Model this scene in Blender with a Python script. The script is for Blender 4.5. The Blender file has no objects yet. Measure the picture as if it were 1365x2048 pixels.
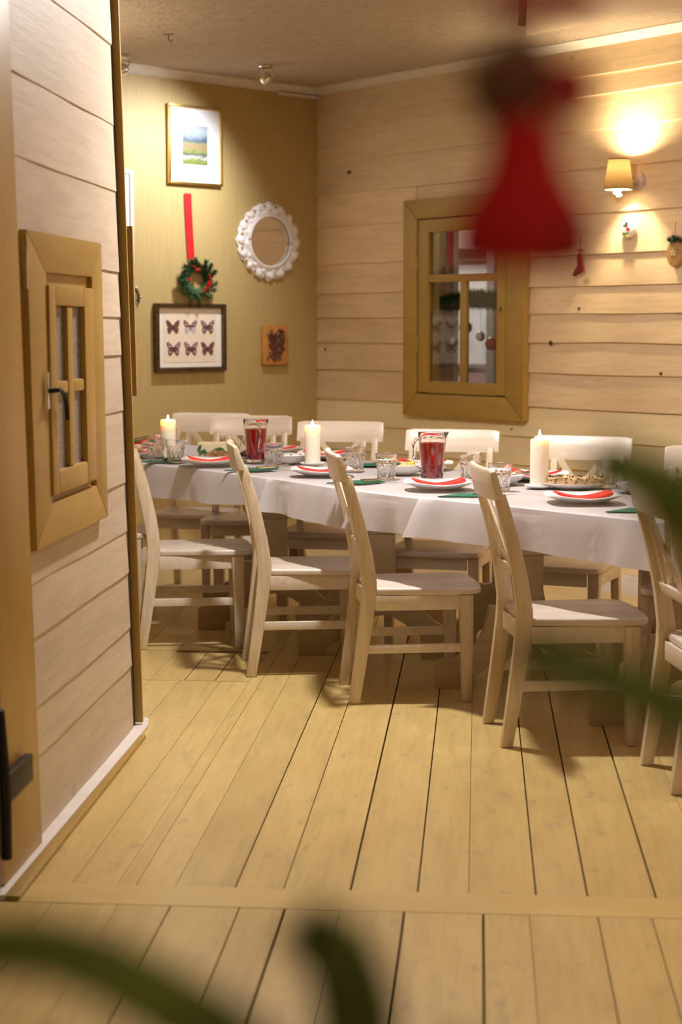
import bpy, bmesh, math, random
from mathutils import Vector, Matrix, noise
from math import pi, sin, cos, radians, hypot, atan2
random.seed(7)
S = bpy.context.scene
COL = S.collection

# ------------------------------------------------------------------ camera
cam = bpy.data.cameras.new('camera'); cam_o = bpy.data.objects.new('camera', cam); COL.objects.link(cam_o)
cam.sensor_fit = 'VERTICAL'; cam.sensor_height = 36.0; cam.sensor_width = 24.0
cam.lens = 36.0*3500.0/2048.0
cam_o.location = (0, 0, 1.40)
cam_o.rotation_euler = (radians(90-6.018), 0, radians(4.484))
cam.dof.use_dof = True; cam.dof.focus_distance = 6.5; cam.dof.aperture_fstop = 3.1
cam.clip_start = 0.02
S.camera = cam_o

# ------------------------------------------------------------------ world, exposure
W = bpy.data.worlds.new('world'); S.world = W; W.use_nodes = True
W.node_tree.nodes['Background'].inputs[0].default_value = (1.0, 0.86, 0.68, 1)
W.node_tree.nodes['Background'].inputs[1].default_value = 0.10
S.view_settings.view_transform = 'Standard'; S.view_settings.look = 'None'
S.view_settings.exposure = -0.15; S.view_settings.gamma = 1.0
S.view_settings.use_curve_mapping = False

# ------------------------------------------------------------------ lights of the room: main ceiling lamp out of view, picture spot, added fills
def light(name, kind, loc, energy, color, size=0.3, target=None, spot=None, blend=0.5):
    l = bpy.data.lights.new(name, kind); l.energy = energy; l.color = color
    if kind == 'AREA': l.shape = 'DISK'; l.size = size
    else: l.shadow_soft_size = size
    if kind == 'SPOT': l.spot_size = spot; l.spot_blend = blend
    o = bpy.data.objects.new(name, l); COL.objects.link(o); o.location = loc
    if target is not None:
        o.rotation_euler = (Vector(target)-Vector(loc)).to_track_quat('-Z', 'Y').to_euler()
    return o
light('ceiling_and_fill_light', 'AREA', (-0.45, 6.45, 2.82), 100, (1.0, 0.93, 0.88), 0.16)
light('ceiling_and_fill_light', 'AREA', (1.7, 5.6, 2.80), 18, (1.0, 0.84, 0.70), 0.35)  # added fill for the cladded right wall
light('ceiling_and_fill_light', 'AREA', (0.9, 2.9, 2.80), 12, (1.0, 0.84, 0.70), 0.5).data.spread = radians(120)  # added fill over the near floor
light('ceiling_and_fill_light', 'AREA', (0.3, -0.9, 2.75), 10, (1.0, 0.86, 0.74), 0.6)  # fill added behind the camera to light the hanging ornament
light('picture_spot_light', 'SPOT', (-1.16, 10.02, 2.74), 145, (0.90, 0.94, 1.0), 0.03, (-2.10, 10.07, 1.70), radians(130), 1.0)
# added spot pairs out of view, up and down, to brighten ceiling and walls
def fill_pair(x, y, up, down):
    light('wall_lamp_and_fill_light', 'SPOT', (x, y, 2.25), up, (1.0, 0.80, 0.56), 0.05, (x, y, 4), radians(150), 0.5)
    light('wall_lamp_and_fill_light', 'SPOT', (x, y, 2.10), down, (1.0, 0.80, 0.56), 0.05, (x, y, 0), radians(95), 0.6)
fill_pair(2.15, 7.30, 95, 25); fill_pair(2.85, 4.2, 62, 5); fill_pair(-2.6, 8.3, 85, 8); 
light('next_room_light', 'AREA', (-0.6, 13.2, 2.7), 34, (1.0, 0.95, 0.92), 0.8)
light('next_room_light', 'AREA', (0.35, 10.6, 2.75), 10, (1.0, 0.93, 0.86), 0.3)  # extra fill added to light the baubles from the window side

# ------------------------------------------------------------------ materials
def nt(name):
    m = bpy.data.materials.new(name); m.use_nodes = True
    n = m.node_tree.nodes; l = m.node_tree.links
    return m, n, l, n['Principled BSDF']
def mix(n, l, a, b, f):
    x = n.new('ShaderNodeMix'); x.data_type = 'RGBA'
    for s, v in ((0, f), (6, a), (7, b)):
        if hasattr(v, 'links'): l.new(v, x.inputs[s])
        else: x.inputs[s].default_value = v if s == 0 else (*v, 1)
    return x.outputs[2]
def ramp(n, l, src, lo, hi):
    r = n.new('ShaderNodeMapRange'); r.inputs[1].default_value = lo; r.inputs[2].default_value = hi
    l.new(src, r.inputs[0]); return r.outputs[0]
def nz(n, l, co, scale, vec=(1, 1, 1), detail=4, rough=0.55, dist=0.0):
    mp = n.new('ShaderNodeMapping'); mp.inputs['Scale'].default_value = vec; l.new(co, mp.inputs[0])
    t = n.new('ShaderNodeTexNoise'); t.inputs['Scale'].default_value = scale; t.inputs['Detail'].default_value = detail
    t.inputs['Roughness'].default_value = rough; t.inputs['Distortion'].default_value = dist
    l.new(mp.outputs[0], t.inputs[0]); return t.outputs[0]
def bump(n, l, b, h, s, d=0.01):
    x = n.new('ShaderNodeBump'); x.inputs['Strength'].default_value = s; x.inputs['Distance'].default_value = d
    l.new(h, x.inputs['Height']); l.new(x.outputs[0], b.inputs['Normal'])
def plain(name, c, rough=0.5, metal=0.0, var=0.12, scale=14, **kw):
    m, n, l, b = nt(name)
    tc = n.new('ShaderNodeTexCoord')
    f = nz(n, l, tc.outputs['Object'], scale)
    l.new(mix(n, l, c, tuple(v*(1-var*2) for v in c), ramp(n, l, f, 0.35, 0.75)), b.inputs['Base Color'])
    b.inputs['Roughness'].default_value = rough; b.inputs['Metallic'].default_value = metal
    for k, v in kw.items(): b.inputs[k.replace('_', ' ')].default_value = v
    return m
def wood(name, c1, c2, axis=0, rough=0.45, grain=0.35, knots=0.0, knotc=(0.2, 0.12, 0.05), wear=None, wearlo=0.55, vary=0.14, bstr=0.25):
    m, n, l, b = nt(name)
    tc = n.new('ShaderNodeTexCoord'); oi = n.new('ShaderNodeObjectInfo')
    add = n.new('ShaderNodeVectorMath'); add.operation = 'MULTIPLY_ADD'
    cb = n.new('ShaderNodeCombineXYZ')
    for i in range(3): l.new(oi.outputs['Random'], cb.inputs[i])
    l.new(cb.outputs[0], add.inputs[0]); add.inputs[1].default_value = (37, 53, 29); l.new(tc.outputs['Object'], add.inputs[2])
    co = add.outputs[0]
    vec = [9, 9, 9]; vec[axis] = 0.7
    g = nz(n, l, co, 5, tuple(vec), 7, 0.65, 0.6)
    vec2 = [3, 3, 3]; vec2[axis] = 0.8
    g2 = nz(n, l, co, 2.2, tuple(vec2), 4, 0.6)
    c = mix(n, l, c1, c2, ramp(n, l, g2, 0.38, 0.72))
    mm = n.new('ShaderNodeMath'); mm.operation = 'MULTIPLY'; mm.inputs[1].default_value = grain
    l.new(ramp(n, l, g, 0.45, 0.75), mm.inputs[0])
    c = mix(n, l, c, tuple(v*0.62 for v in c2), mm.outputs[0])
    if wear:
        w = nz(n, l, co, 6, tuple(1.4 if i == axis else 3 for i in range(3)), 6, 0.7)
        c = mix(n, l, c, wear, ramp(n, l, w, wearlo, wearlo+0.12))
    if knots:
        vv = [2.6, 2.6, 2.6]; vv[axis] = 1.7
        mp = n.new('ShaderNodeMapping'); mp.inputs['Scale'].default_value = vv; l.new(co, mp.inputs[0])
        v = n.new('ShaderNodeTexVoronoi'); v.inputs['Scale'].default_value = 1.0; l.new(mp.outputs[0], v.inputs[0])
        k = n.new('ShaderNodeMapRange'); k.inputs[1].default_value = 0.03; k.inputs[2].default_value = 0.065
        k.inputs[3].default_value = knots; k.inputs[4].default_value = 0.0; l.new(v.outputs['Distance'], k.inputs[0])
        c = mix(n, l, c, knotc, k.outputs[0])
    hv = n.new('ShaderNodeHueSaturation'); l.new(c, hv.inputs['Color'])
    rv = n.new('ShaderNodeMapRange'); rv.inputs[3].default_value = 1-vary; rv.inputs[4].default_value = 1+vary*0.5
    l.new(oi.outputs['Random'], rv.inputs[0]); l.new(rv.outputs[0], hv.inputs['Value'])
    l.new(hv.outputs[0], b.inputs['Base Color'])
    b.inputs['Roughness'].default_value = rough
    bump(n, l, b, g, bstr, 0.004)
    return m
def glass(name, col=(1, 1, 1), rough=0.0, ior=1.45):
    m, n, l, b = nt(name)
    b.inputs['Base Color'].default_value = (*col, 1); b.inputs['Transmission Weight'].default_value = 1
    b.inputs['Roughness'].default_value = rough; b.inputs['IOR'].default_value = ior
    return m
def emit(name, col, s):
    m, n, l, b = nt(name)
    b.inputs['Emission Color'].default_value = (*col, 1); b.inputs['Emission Strength'].default_value = s
    b.inputs['Base Color'].default_value = (*col, 1)
    return m

M = {}
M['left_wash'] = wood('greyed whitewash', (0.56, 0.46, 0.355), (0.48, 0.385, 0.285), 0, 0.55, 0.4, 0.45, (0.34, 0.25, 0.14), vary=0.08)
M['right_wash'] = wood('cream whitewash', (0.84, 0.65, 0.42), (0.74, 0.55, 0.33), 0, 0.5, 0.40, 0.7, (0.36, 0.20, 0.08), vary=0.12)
M['right_low'] = wood('lower cream paint', (0.86, 0.72, 0.46), (0.80, 0.65, 0.39), 0, 0.45, 0.15, 0.2, (0.4, 0.25, 0.1), vary=0.05)
M['ochre'] = wood('ochre paint', (0.43, 0.27, 0.062), (0.36, 0.22, 0.048), 0, 0.42, 0.15, vary=0.05)
M['ochre_v'] = wood('ochre paint upright', (0.43, 0.27, 0.062), (0.36, 0.22, 0.048), 2, 0.42, 0.15, vary=0.05)
M['floor'] = wood('floor paint', (0.62, 0.46, 0.18), (0.54, 0.385, 0.145), 1, 0.30, 0.45, 0.0, (0.36, 0.22, 0.08), wear=(0.42, 0.33, 0.17), wearlo=0.57, vary=0.07, bstr=0.12)
M['floor_x'] = wood('floor paint across', (0.62, 0.46, 0.18), (0.54, 0.385, 0.145), 0, 0.30, 0.22, vary=0.06, bstr=0.12)
M['dark'] = plain('dark gap', (0.05, 0.03, 0.012), 0.9)
M['oak'] = wood('oak', (0.46, 0.29, 0.12), (0.32, 0.18, 0.07), 2, 0.5, 0.6)
M['door'] = wood('brown door', (0.23, 0.11, 0.03), (0.17, 0.08, 0.02), 2, 0.5, 0.4)
M['chair'] = wood('whitewashed chair', (0.74, 0.62, 0.46), (0.60, 0.47, 0.30), 2, 0.33, 0.55, wear=(0.40, 0.27, 0.14), wearlo=0.62, vary=0.06)
M['chair_h'] = wood('whitewashed chair rails', (0.80, 0.70, 0.59), (0.70, 0.59, 0.46), 1, 0.33, 0.35, wear=(0.48, 0.34, 0.2), wearlo=0.72, vary=0.05)
M['seat'] = wood('whitewashed seat', (0.74, 0.65, 0.57), (0.62, 0.51, 0.41), 0, 0.24, 0.3, wear=(0.42, 0.30, 0.2), wearlo=0.70, vary=0.05)
M['tablewood'] = wood('table wood', (0.56, 0.42, 0.24), (0.44, 0.32, 0.16), 0, 0.4, 0.3)
M['white'] = plain('white paint', (0.72, 0.67, 0.62), 0.45, var=0.05)
M['whitegloss'] = plain('white glazed frame', (0.86, 0.80, 0.76), 0.3, var=0.04)
M['porcelain'] = plain('porcelain', (0.86, 0.84, 0.84), 0.12, var=0.01)
M['red_paper'] = plain('red paper', (0.80, 0.03, 0.02), 0.7, var=0.06)
M['green_paper'] = plain('green paper', (0.015, 0.13, 0.075), 0.75, var=0.1)
M['iron'] = plain('black iron', (0.02, 0.017, 0.015), 0.5, 0.6)
M['steel'] = plain('steel', (0.75, 0.72, 0.68), 0.18, 1.0)
M['chrome'] = plain('chrome', (0.8, 0.78, 0.75), 0.08, 1.0)
M['gold'] = plain('gold leaf', (0.80, 0.56, 0.18), 0.28, 1.0)
M['bronze'] = plain('bronze frame', (0.15, 0.09, 0.045), 0.35, 0.7, var=0.3, scale=60)
M['mat'] = plain('picture mount', (0.86, 0.87, 0.90), 0.6, var=0.01)
M['print'] = plain('cream print paper', (0.80, 0.66, 0.50), 0.5, var=0.03)
M['printmat'] = plain('cream mount', (0.84, 0.76, 0.66), 0.5, var=0.02)
M['wing'] = plain('printed brown wing', (0.20, 0.075, 0.065), 0.5, var=0.35, scale=60)
M['wing_pale'] = plain('printed pale wing', (0.55, 0.46, 0.48), 0.5, var=0.1, scale=60)
M['ink'] = plain('printed dark ink', (0.07, 0.04, 0.04), 0.6)
M['mirror'] = plain('mirror', (0.9, 0.88, 0.84), 0.02, 1.0, var=0.0)
M['glass'] = glass('clear glass')
M['cutglass'] = glass('cut glass', (1, 1, 1), 0.02, 1.5)
M['red_ribbon'] = plain('red ribbon', (0.60, 0.01, 0.015), 0.5)
M['red_felt'] = plain('red felt', (0.80, 0.006, 0.008), 0.8)
M['dark_red'] = plain('dark red', (0.22, 0.01, 0.015), 0.5)
M['brown_felt'] = plain('brown cone', (0.26, 0.10, 0.045), 0.8)
M['fir'] = plain('fir needles', (0.21, 0.28, 0.008), 0.5, var=0.35)
M['fir_dark'] = plain('dark fir needles', (0.02, 0.075, 0.035), 0.6, var=0.3)
M['stem'] = plain('twig', (0.12, 0.11, 0.03), 0.7)
M['berry'] = plain('red berry', (0.5, 0.01, 0.01), 0.2)
M['bauble_red'] = plain('red bauble', (0.45, 0.02, 0.02), 0.25, 0.2, Coat_Weight=0.6)
M['bauble_silver'] = plain('silver bauble', (0.85, 0.82, 0.78), 0.15, 1.0)
M['thread'] = plain('thread', (0.5, 0.45, 0.4), 0.6)
M['orange_wood'] = plain('orange stained wood', (0.58, 0.25, 0.055), 0.45, var=0.15)
M['carving'] = plain('dark relief', (0.16, 0.055, 0.03), 0.55, var=0.35, scale=70)
M['lampmetal'] = plain('greyed white lamp metal', (0.58, 0.48, 0.44), 0.4, 0.2)
M['lamprim'] = plain('dark lamp trim', (0.05, 0.035, 0.012), 0.6)
M['drink'] = plain('red fruit drink', (0.40, 0.002, 0.004), 0.06, var=0.02, Specular_IOR_Level=0.4)
M['fruit'] = plain('dark steeped fruit', (0.10, 0.006, 0.008), 0.3, var=0.2)
M['cake'] = plain('baked crust', (0.74, 0.50, 0.25), 0.75, var=0.25, scale=30)
M['raisin'] = plain('raisin', (0.10, 0.035, 0.015), 0.6)
M['stuffing'] = plain('browned roast', (0.36, 0.17, 0.045), 0.6, var=0.4, scale=45)
M['cream'] = plain('cream glaze', (0.78, 0.66, 0.44), 0.3, var=0.04)
M['salad'] = plain('creamy salad', (0.80, 0.50, 0.28), 0.55, var=0.15, scale=60)
M['yellow'] = plain('yellow slice', (0.85, 0.60, 0.05), 0.45)
M['black_food'] = plain('dark olive', (0.03, 0.03, 0.025), 0.3)
M['leaf'] = plain('leafy green', (0.07, 0.16, 0.05), 0.5, var=0.3)
M['wicker'] = plain('straw', (0.55, 0.32, 0.10), 0.6, var=0.25, scale=60)
M['grey_post'] = plain('greyed post', (0.36, 0.30, 0.26), 0.6)
M['grey_post2'] = plain('brown curtain', (0.30, 0.21, 0.16), 0.8, var=0.3, scale=3)
M['pale_wall'] = plain('pale wall', (0.78, 0.74, 0.70), 0.6, var=0.04, scale=3)
M['pink_wall'] = plain('pinkish panel', (0.50, 0.30, 0.27), 0.6, var=0.06, scale=3)
M['room_wall'] = plain('cream wall paint', (0.62, 0.50, 0.32), 0.7, var=0.04, scale=2)
M['flame'] = emit('flame', (1.0, 0.68, 0.34), 160)
M['bulb'] = emit('bulb', (1.0, 0.90, 0.70), 26)
M['tube'] = emit('bulb tube', (1.0, 0.93, 0.78), 5)

# candle wax: real translucency, lit by the flame
m, n, l, b = nt('candle wax')
b.inputs['Base Color'].default_value = (0.90, 0.82, 0.70, 1); b.inputs['Roughness'].default_value = 0.4
b.inputs['Subsurface Weight'].default_value = 0.85; b.inputs['Subsurface Radius'].default_value = (1.0, 0.6, 0.3)
b.inputs['Subsurface Scale'].default_value = 0.045
M['wax'] = m
# tablecloth
m, n, l, b = nt('white linen')
tc = n.new('ShaderNodeTexCoord'); f = nz(n, l, tc.outputs['Object'], 3.5, (1, 1, 1), 5)
b.inputs['Base Color'].default_value = (0.84, 0.80, 0.82, 1); b.inputs['Roughness'].default_value = 0.6
b.inputs['Sheen Weight'].default_value = 0.15
wv = nz(n, l, tc.outputs['Object'], 500, (1, 1, 1), 2)
bump(n, l, b, f, 0.25, 0.02)
M['cloth'] = m
# wallpaper, woven vertical
m, n, l, b = nt('woven wallpaper')
tc = n.new('ShaderNodeTexCoord')
f1 = nz(n, l, tc.outputs['Object'], 60, (1, 1, 0.05), 3); f2 = nz(n, l, tc.outputs['Object'], 60, (0.06, 0.06, 1.2), 3)
c = mix(n, l, (0.48, 0.345, 0.14), (0.42, 0.30, 0.115), ramp(n, l, f1, 0.3, 0.75))
c = mix(n, l, c, (0.40, 0.28, 0.11), ramp(n, l, f2, 0.62, 0.9))
l.new(c, b.inputs['Base Color']); b.inputs['Roughness'].default_value = 0.6; bump(n, l, b, f1, 0.15, 0.003)
M['wallpaper'] = m
# rough plaster ceiling
m, n, l, b = nt('rough plaster')
tc = n.new('ShaderNodeTexCoord')
f = nz(n, l, tc.outputs['Object'], 26, (1, 1, 1), 8, 0.75); f2 = nz(n, l, tc.outputs['Object'], 9, (1, 1, 1), 6, 0.7)
c = mix(n, l, (0.93, 0.77, 0.61), (0.84, 0.67, 0.50), ramp(n, l, f2, 0.35, 0.7))
c = mix(n, l, c, (0.45, 0.30, 0.17), ramp(n, l, f, 0.57, 0.68))
l.new(c, b.inputs['Base Color']); b.inputs['Roughness'].default_value = 0.85; bump(n, l, b, f, 1.0, 0.05)
M['ceiling'] = m
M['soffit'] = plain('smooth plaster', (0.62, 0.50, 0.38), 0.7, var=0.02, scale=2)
# frosted grey glass of the shutter
m, n, l, b = nt('frosted textured glass')
tc = n.new('ShaderNodeTexCoord'); v = n.new('ShaderNodeTexVoronoi'); v.inputs['Scale'].default_value = 110
l.new(tc.outputs['Object'], v.inputs[0])
l.new(mix(n, l, (0.42, 0.39, 0.38), (0.30, 0.28, 0.28), ramp(n, l, v.outputs['Distance'], 0.1, 0.6)), b.inputs['Base Color'])
b.inputs['Roughness'].default_value = 0.2; bump(n, l, b, v.outputs['Distance'], 0.7, 0.004)
M['frosted'] = m
# pleated lampshade cloth: translucent
m, n, l, b = nt('pleated shade cloth')
tr = n.new('ShaderNodeBsdfTranslucent'); tr.inputs[0].default_value = (0.80, 0.50, 0.20, 1)
gm = n.new('ShaderNodeNewGeometry')
df = n.new('ShaderNodeBsdfDiffuse'); df.inputs[0].default_value = (0.16, 0.10, 0.04, 1)
ms = n.new('ShaderNodeMixShader'); ms.inputs[0].default_value = 0.007
l.new(mix(n, l, (0.10, 0.06, 0.02), (0.85, 0.80, 0.70), gm.outputs['Backfacing']), df.inputs[0])
l.new(df.outputs[0], ms.inputs[1]); l.new(tr.outputs[0], ms.inputs[2]); l.new(ms.outputs[0], n['Material Output'].inputs[0])
M['shade'] = m
# watercolour landscape: flat print
m, n, l, b = nt('watercolour print')
tc = n.new('ShaderNodeTexCoord'); sp = n.new('ShaderNodeSeparateXYZ'); l.new(tc.outputs['Generated'], sp.inputs[0])
f = nz(n, l, tc.outputs['Generated'], 4, (1, 1, 2.2), 5)
md = n.new('ShaderNodeMath'); md.operation = 'MULTIPLY_ADD'; md.inputs[1].default_value = 0.30
l.new(f, md.inputs[0]); l.new(sp.outputs[2], md.inputs[2])
cr = n.new('ShaderNodeValToRGB'); e = cr.color_ramp; cols = [(0.12, (0.10, 0.14, 0.02)), (0.26, (0.16, 0.20, 0.05)), (0.33, (0.42, 0.40, 0.40)), (0.41, (0.03, 0.07, 0.04)), (0.50, (0.20, 0.22, 0.07)), (0.61, (0.30, 0.19, 0.10)), (0.70, (0.20, 0.24, 0.13)), (0.76, (0.07, 0.10, 0.15)), (0.86, (0.24, 0.30, 0.36)), (1.1, (0.38, 0.44, 0.52))]
while len(e.elements) < len(cols): e.elements.new(0.5)
for i, (p, cc) in enumerate(cols): e.elements[i].position = min(1, p); e.elements[i].color = (*cc, 1)
l.new(md.outputs[0], cr.inputs[0]); l.new(cr.outputs[0], b.inputs['Base Color']); b.inputs['Roughness'].default_value = 0.4
M['watercolour'] = m

# ------------------------------------------------------------------ mesh helpers
def B(): return bmesh.new()
def box(bm, x0, x1, y0, y1, z0, z1, f=None):
    v = [bm.verts.new(f(Vector(p)) if f else p) for p in
         ((x0, y0, z0), (x1, y0, z0), (x1, y1, z0), (x0, y1, z0), (x0, y0, z1), (x1, y0, z1), (x1, y1, z1), (x0, y1, z1))]
    for q in ((0, 3, 2, 1), (4, 5, 6, 7), (0, 1, 5, 4), (1, 2, 6, 5), (2, 3, 7, 6), (3, 0, 4, 7)): bm.faces.new([v[i] for i in q])
    return v
def loft(bm, rings, close=True, caps=True):
    R = [[bm.verts.new(p) for p in r] for r in rings]
    k = len(R[0])
    for a, b_ in zip(R, R[1:]):
        for i in range(k if close else k-1):
            j = (i+1) % k; bm.faces.new((a[i], a[j], b_[j], b_[i]))
    if caps and close:
        bm.faces.new(list(reversed(R[0]))); bm.faces.new(R[-1])
    return R
def stations(bm, st):
    """lofted bar of horizontal rectangular sections: (x, y, z, sx, sy)"""
    loft(bm, [[(x-sx/2, y-sy/2, z), (x+sx/2, y-sy/2, z), (x+sx/2, y+sy/2, z), (x-sx/2, y+sy/2, z)] for x, y, z, sx, sy in st])
def lathe(bm, prof, seg=32, c=(0, 0, 0), fn=None):
    rings = []
    for r, z in prof:
        ring = []
        for i in range(seg):
            a = 2*pi*i/seg; rr, zz = (r, z) if fn is None else fn(r, z, a)
            ring.append((c[0]+rr*cos(a), c[1]+rr*sin(a), c[2]+zz))
        rings.append(ring)
    loft(bm, rings)
def tube(bm, pts, rad, seg=8):
    pts = [Vector(p) for p in pts]; rings = []
    n_ = len(pts); up = Vector((0, 0, 1))
    for i, p in enumerate(pts):
        t = (pts[min(i+1, n_-1)]-pts[max(i-1, 0)]).normalized()
        u = t.cross(up)
        if u.length < 0.1: u = t.cross(Vector((1, 0, 0)))
        u.normalize(); w = u.cross(t)
        r = rad[i] if isinstance(rad, (list, tuple)) else rad
        rings.append([p+u*r*cos(2*pi*k/seg)+w*r*sin(2*pi*k/seg) for k in range(seg)])
    loft(bm, rings)
def prism(bm, poly, y0, y1, axis='y'):
    """polygon in (x,z) extruded along y, or in (x,y) extruded along z"""
    def P(p, t): return (p[0], t, p[1]) if axis == 'y' else (p[0], p[1], t)
    a = [bm.verts.new(P(p, y0)) for p in poly]; b_ = [bm.verts.new(P(p, y1)) for p in poly]
    k = len(poly)
    bm.faces.new(a); bm.faces.new(list(reversed(b_)))
    for i in range(k): j = (i+1) % k; bm.faces.new((a[i], b_[i], b_[j], a[j]))
def blob(bm, c, r, sub=2, amp=0.0, sc=(1, 1, 1), seed=0):
    g = bmesh.ops.create_icosphere(bm, subdivisions=sub, radius=1.0)
    for v in g['verts']:
        d = v.co.copy(); k = 1+amp*noise.noise(d*2.2+Vector((seed, seed*.7, 0)))
        v.co = Vector((c[0]+d.x*r*k*sc[0], c[1]+d.y*r*k*sc[1], c[2]+d.z*r*k*sc[2]))
def obj(name, bm, mat, parent=None, bev=0, smooth=True, label=None, kind=None, seg=2):
    bmesh.ops.recalc_face_normals(bm, faces=bm.faces)
    if bev:
        ed = [e for e in bm.edges if len(e.link_faces) == 2 and e.calc_face_angle(0) > 0.6]
        bmesh.ops.bevel(bm, geom=ed, offset=bev, segments=seg, affect='EDGES', clamp_overlap=True, profile=0.6)
    me = bpy.data.meshes.new(name); bm.to_mesh(me); bm.free()
    if smooth:
        for p in me.polygons: p.use_smooth = True
        me.set_sharp_from_angle(angle=radians(38))
    me.materials.append(mat if not isinstance(mat, str) else M[mat])
    o = bpy.data.objects.new(name, me); COL.objects.link(o)
    if parent: o.parent = parent
    if label: o['label'] = label
    if kind: o['kind'] = kind
    return o
def T(name, label=None, cat=None, loc=(0, 0, 0), rz=0, group=None, kind=None):
    o = bpy.data.objects.new(name, None); COL.objects.link(o); o.empty_display_size = 0.1
    o.location = loc; o.rotation_euler = (0, 0, rz)
    return tag(o, label, cat, group, kind)
def tag(o, label=None, cat=None, group=None, kind=None):
    for k, v in (('label', label), ('category', cat), ('group', group), ('kind', kind)):
        if v: o[k] = v
    return o
def kids(o): return [c for c in bpy.data.objects if c.parent == o]
def dup(root, loc, rz, label):
    allk = list(bpy.data.objects)
    def rec(o, par):
        c = o.copy(); COL.objects.link(c)
        if par is not None: c.parent = par
        for ch in [q for q in allk if q.parent == o]: rec(ch, c)
        return c
    r = rec(root, None); r.location = loc; r.rotation_euler = (0, 0, rz); r['label'] = label
    return r
def clip(poly, region):
    """Sutherland-Hodgman: poly clipped by a convex counter-clockwise region"""
    out = poly
    for i in range(len(region)):
        a, b_ = region[i], region[(i+1) % len(region)]
        def side(p): return (b_[0]-a[0])*(p[1]-a[1])-(b_[1]-a[1])*(p[0]-a[0])
        inp, out = out, []
        for j in range(len(inp)):
            p, q = inp[j], inp[(j+1) % len(inp)]; sp_, sq = side(p), side(q)
            if sp_ >= 0: out.append(p)
            if (sp_ >= 0) != (sq >= 0):
                t = sp_/(sp_-sq); out.append((p[0]+(q[0]-p[0])*t, p[1]+(q[1]-p[1])*t))
        if not out: return []
    return out

# ------------------------------------------------------------------ wall frames (local x to the viewer's right, -y into the room)
C0 = (-1.03, 11.29)
RA = radians(-48.0); RD = (cos(RA), sin(RA)); RN = (-sin(RA), cos(RA))
BA = radians(48.8); BD = (cos(BA), sin(BA)); BN = (-sin(BA), cos(BA))
def Rw(s, d, z): return (C0[0]+RD[0]*s+RN[0]*d, C0[1]+RD[1]*s+RN[1]*d, z)
def Bw(s, d, z): return (C0[0]-BD[0]*s+BN[0]*d, C0[1]-BD[1]*s+BN[1]*d, z)   # s measured leftwards from the corner

# ------------------------------------------------------------------ floor
fl = T('floor', kind='structure')
bm = B(); box(bm, -4.6, 4.2, -1.8, 14.6, -0.12, -0.022); obj('subfloor', bm, 'dark', fl, smooth=False)
def board(poly, mat='floor', z=0.0):
    if len(poly) < 3: return
    area = abs(sum(poly[i][0]*poly[(i+1) % len(poly)][1]-poly[(i+1) % len(poly)][0]*poly[i][1] for i in range(len(poly))))/2
    if area < 0.002: return
    bm = B(); prism(bm, poly, -0.022, z, 'z'); obj('floorboard', bm, mat, fl, smooth=False)
def rect(x0, x1, y0, y1): return [(x0, y0), (x1, y0), (x1, y1), (x0, y1)]
near = [-4.6, -4.0, -3.4, -2.8, -2.2, -1.65, -1.38, -1.2, -1.03, -0.866, -0.737, -0.568, -0.458, -0.323, -0.168, 0.022, 0.132, 0.295, 0.423, 0.58, 0.73, 1.0, 1.4, 1.9, 2.5, 3.2, 4.2]
gap_n = {-0.458: .007, -0.568: .004, -0.737: .004, -0.168: .006, 0.022: .006, 0.295: .003, 0.423: .003}
def runs(xs, gaps, y0, y1, region=None, dflt=0.0016):
    for a, b_ in zip(xs, xs[1:]):
        p = rect(a+gaps.get(a, dflt)/2, b_-gaps.get(b_, dflt)/2, y0+0.0015, y1-0.0015)
        if region: p = clip(p, region)
        board(p, z=random.uniform(-0.0008, 0.0))
runs(near, gap_n, -1.8, 4.093)
for a, b_ in ((-4.6, -2.0), (-2.0, 1.1), (1.1, 4.2)): board([(a+.001, 4.094), (b_-.001, 4.094), (b_-.001, 4.243), (a+.001, 4.243)], 'floor_x', 0.0)
mid = [-1.18, -1.015, -0.853, -0.752, -0.6, -0.477, -0.309, -0.141, -0.014, 0.153, 0.28, 0.448, 0.60, 0.74, 0.90, 1.06, 1.22, 1.4, 1.6, 1.8, 2.0, 2.25, 2.5, 2.8, 3.2, 4.2]
gap_m = {-0.6: .0045, -0.309: .006, -0.141: .0045, 0.153: .0045, 0.28: .005, 0.448: .006, -0.477: .003}
# far boards run along the cladded wall in a belt 1.05 m wide; the region is convex, counter-clockwise
belt = 1.05
pA, pB = Rw(-3.0, -belt, 0), Rw(9.0, -belt, 0)
half = [(pB[0], pB[1]), (pA[0], pA[1]), (-9, -3), (6, -9)]
runs([-1.41, -1.3, -1.18], {}, 5.95, 6.80); runs([-1.46, -1.30], {}, 6.803, 7.45)
runs([-1.30, -1.161, -1.038, -0.90], {-1.161: .005, -1.038: .005}, 6.803, 7.40)
runs([-1.18, -1.015, -0.90], gap_m, 4.243, 6.80)
runs([x for x in mid if x >= -0.853], gap_m, 4.243, 12.0, half)
runs([-0.9, -0.853], gap_m, 4.243, 12.0, half)
runs([-1.46, -1.30, -1.12, -0.98, -0.9], {}, 7.452, 12.0, half)
runs([-4.6, -4.2, -3.8, -3.4, -3.0, -2.6, -2.3, -2.0, -1.8, -1.62, -1.46], {}, 4.243, 12.0, half)
runs([-1.46, -1.41, -1.18], {}, 4.243, 5.948); runs([-1.46, -1.41], {}, 5.95, 6.80)
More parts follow.
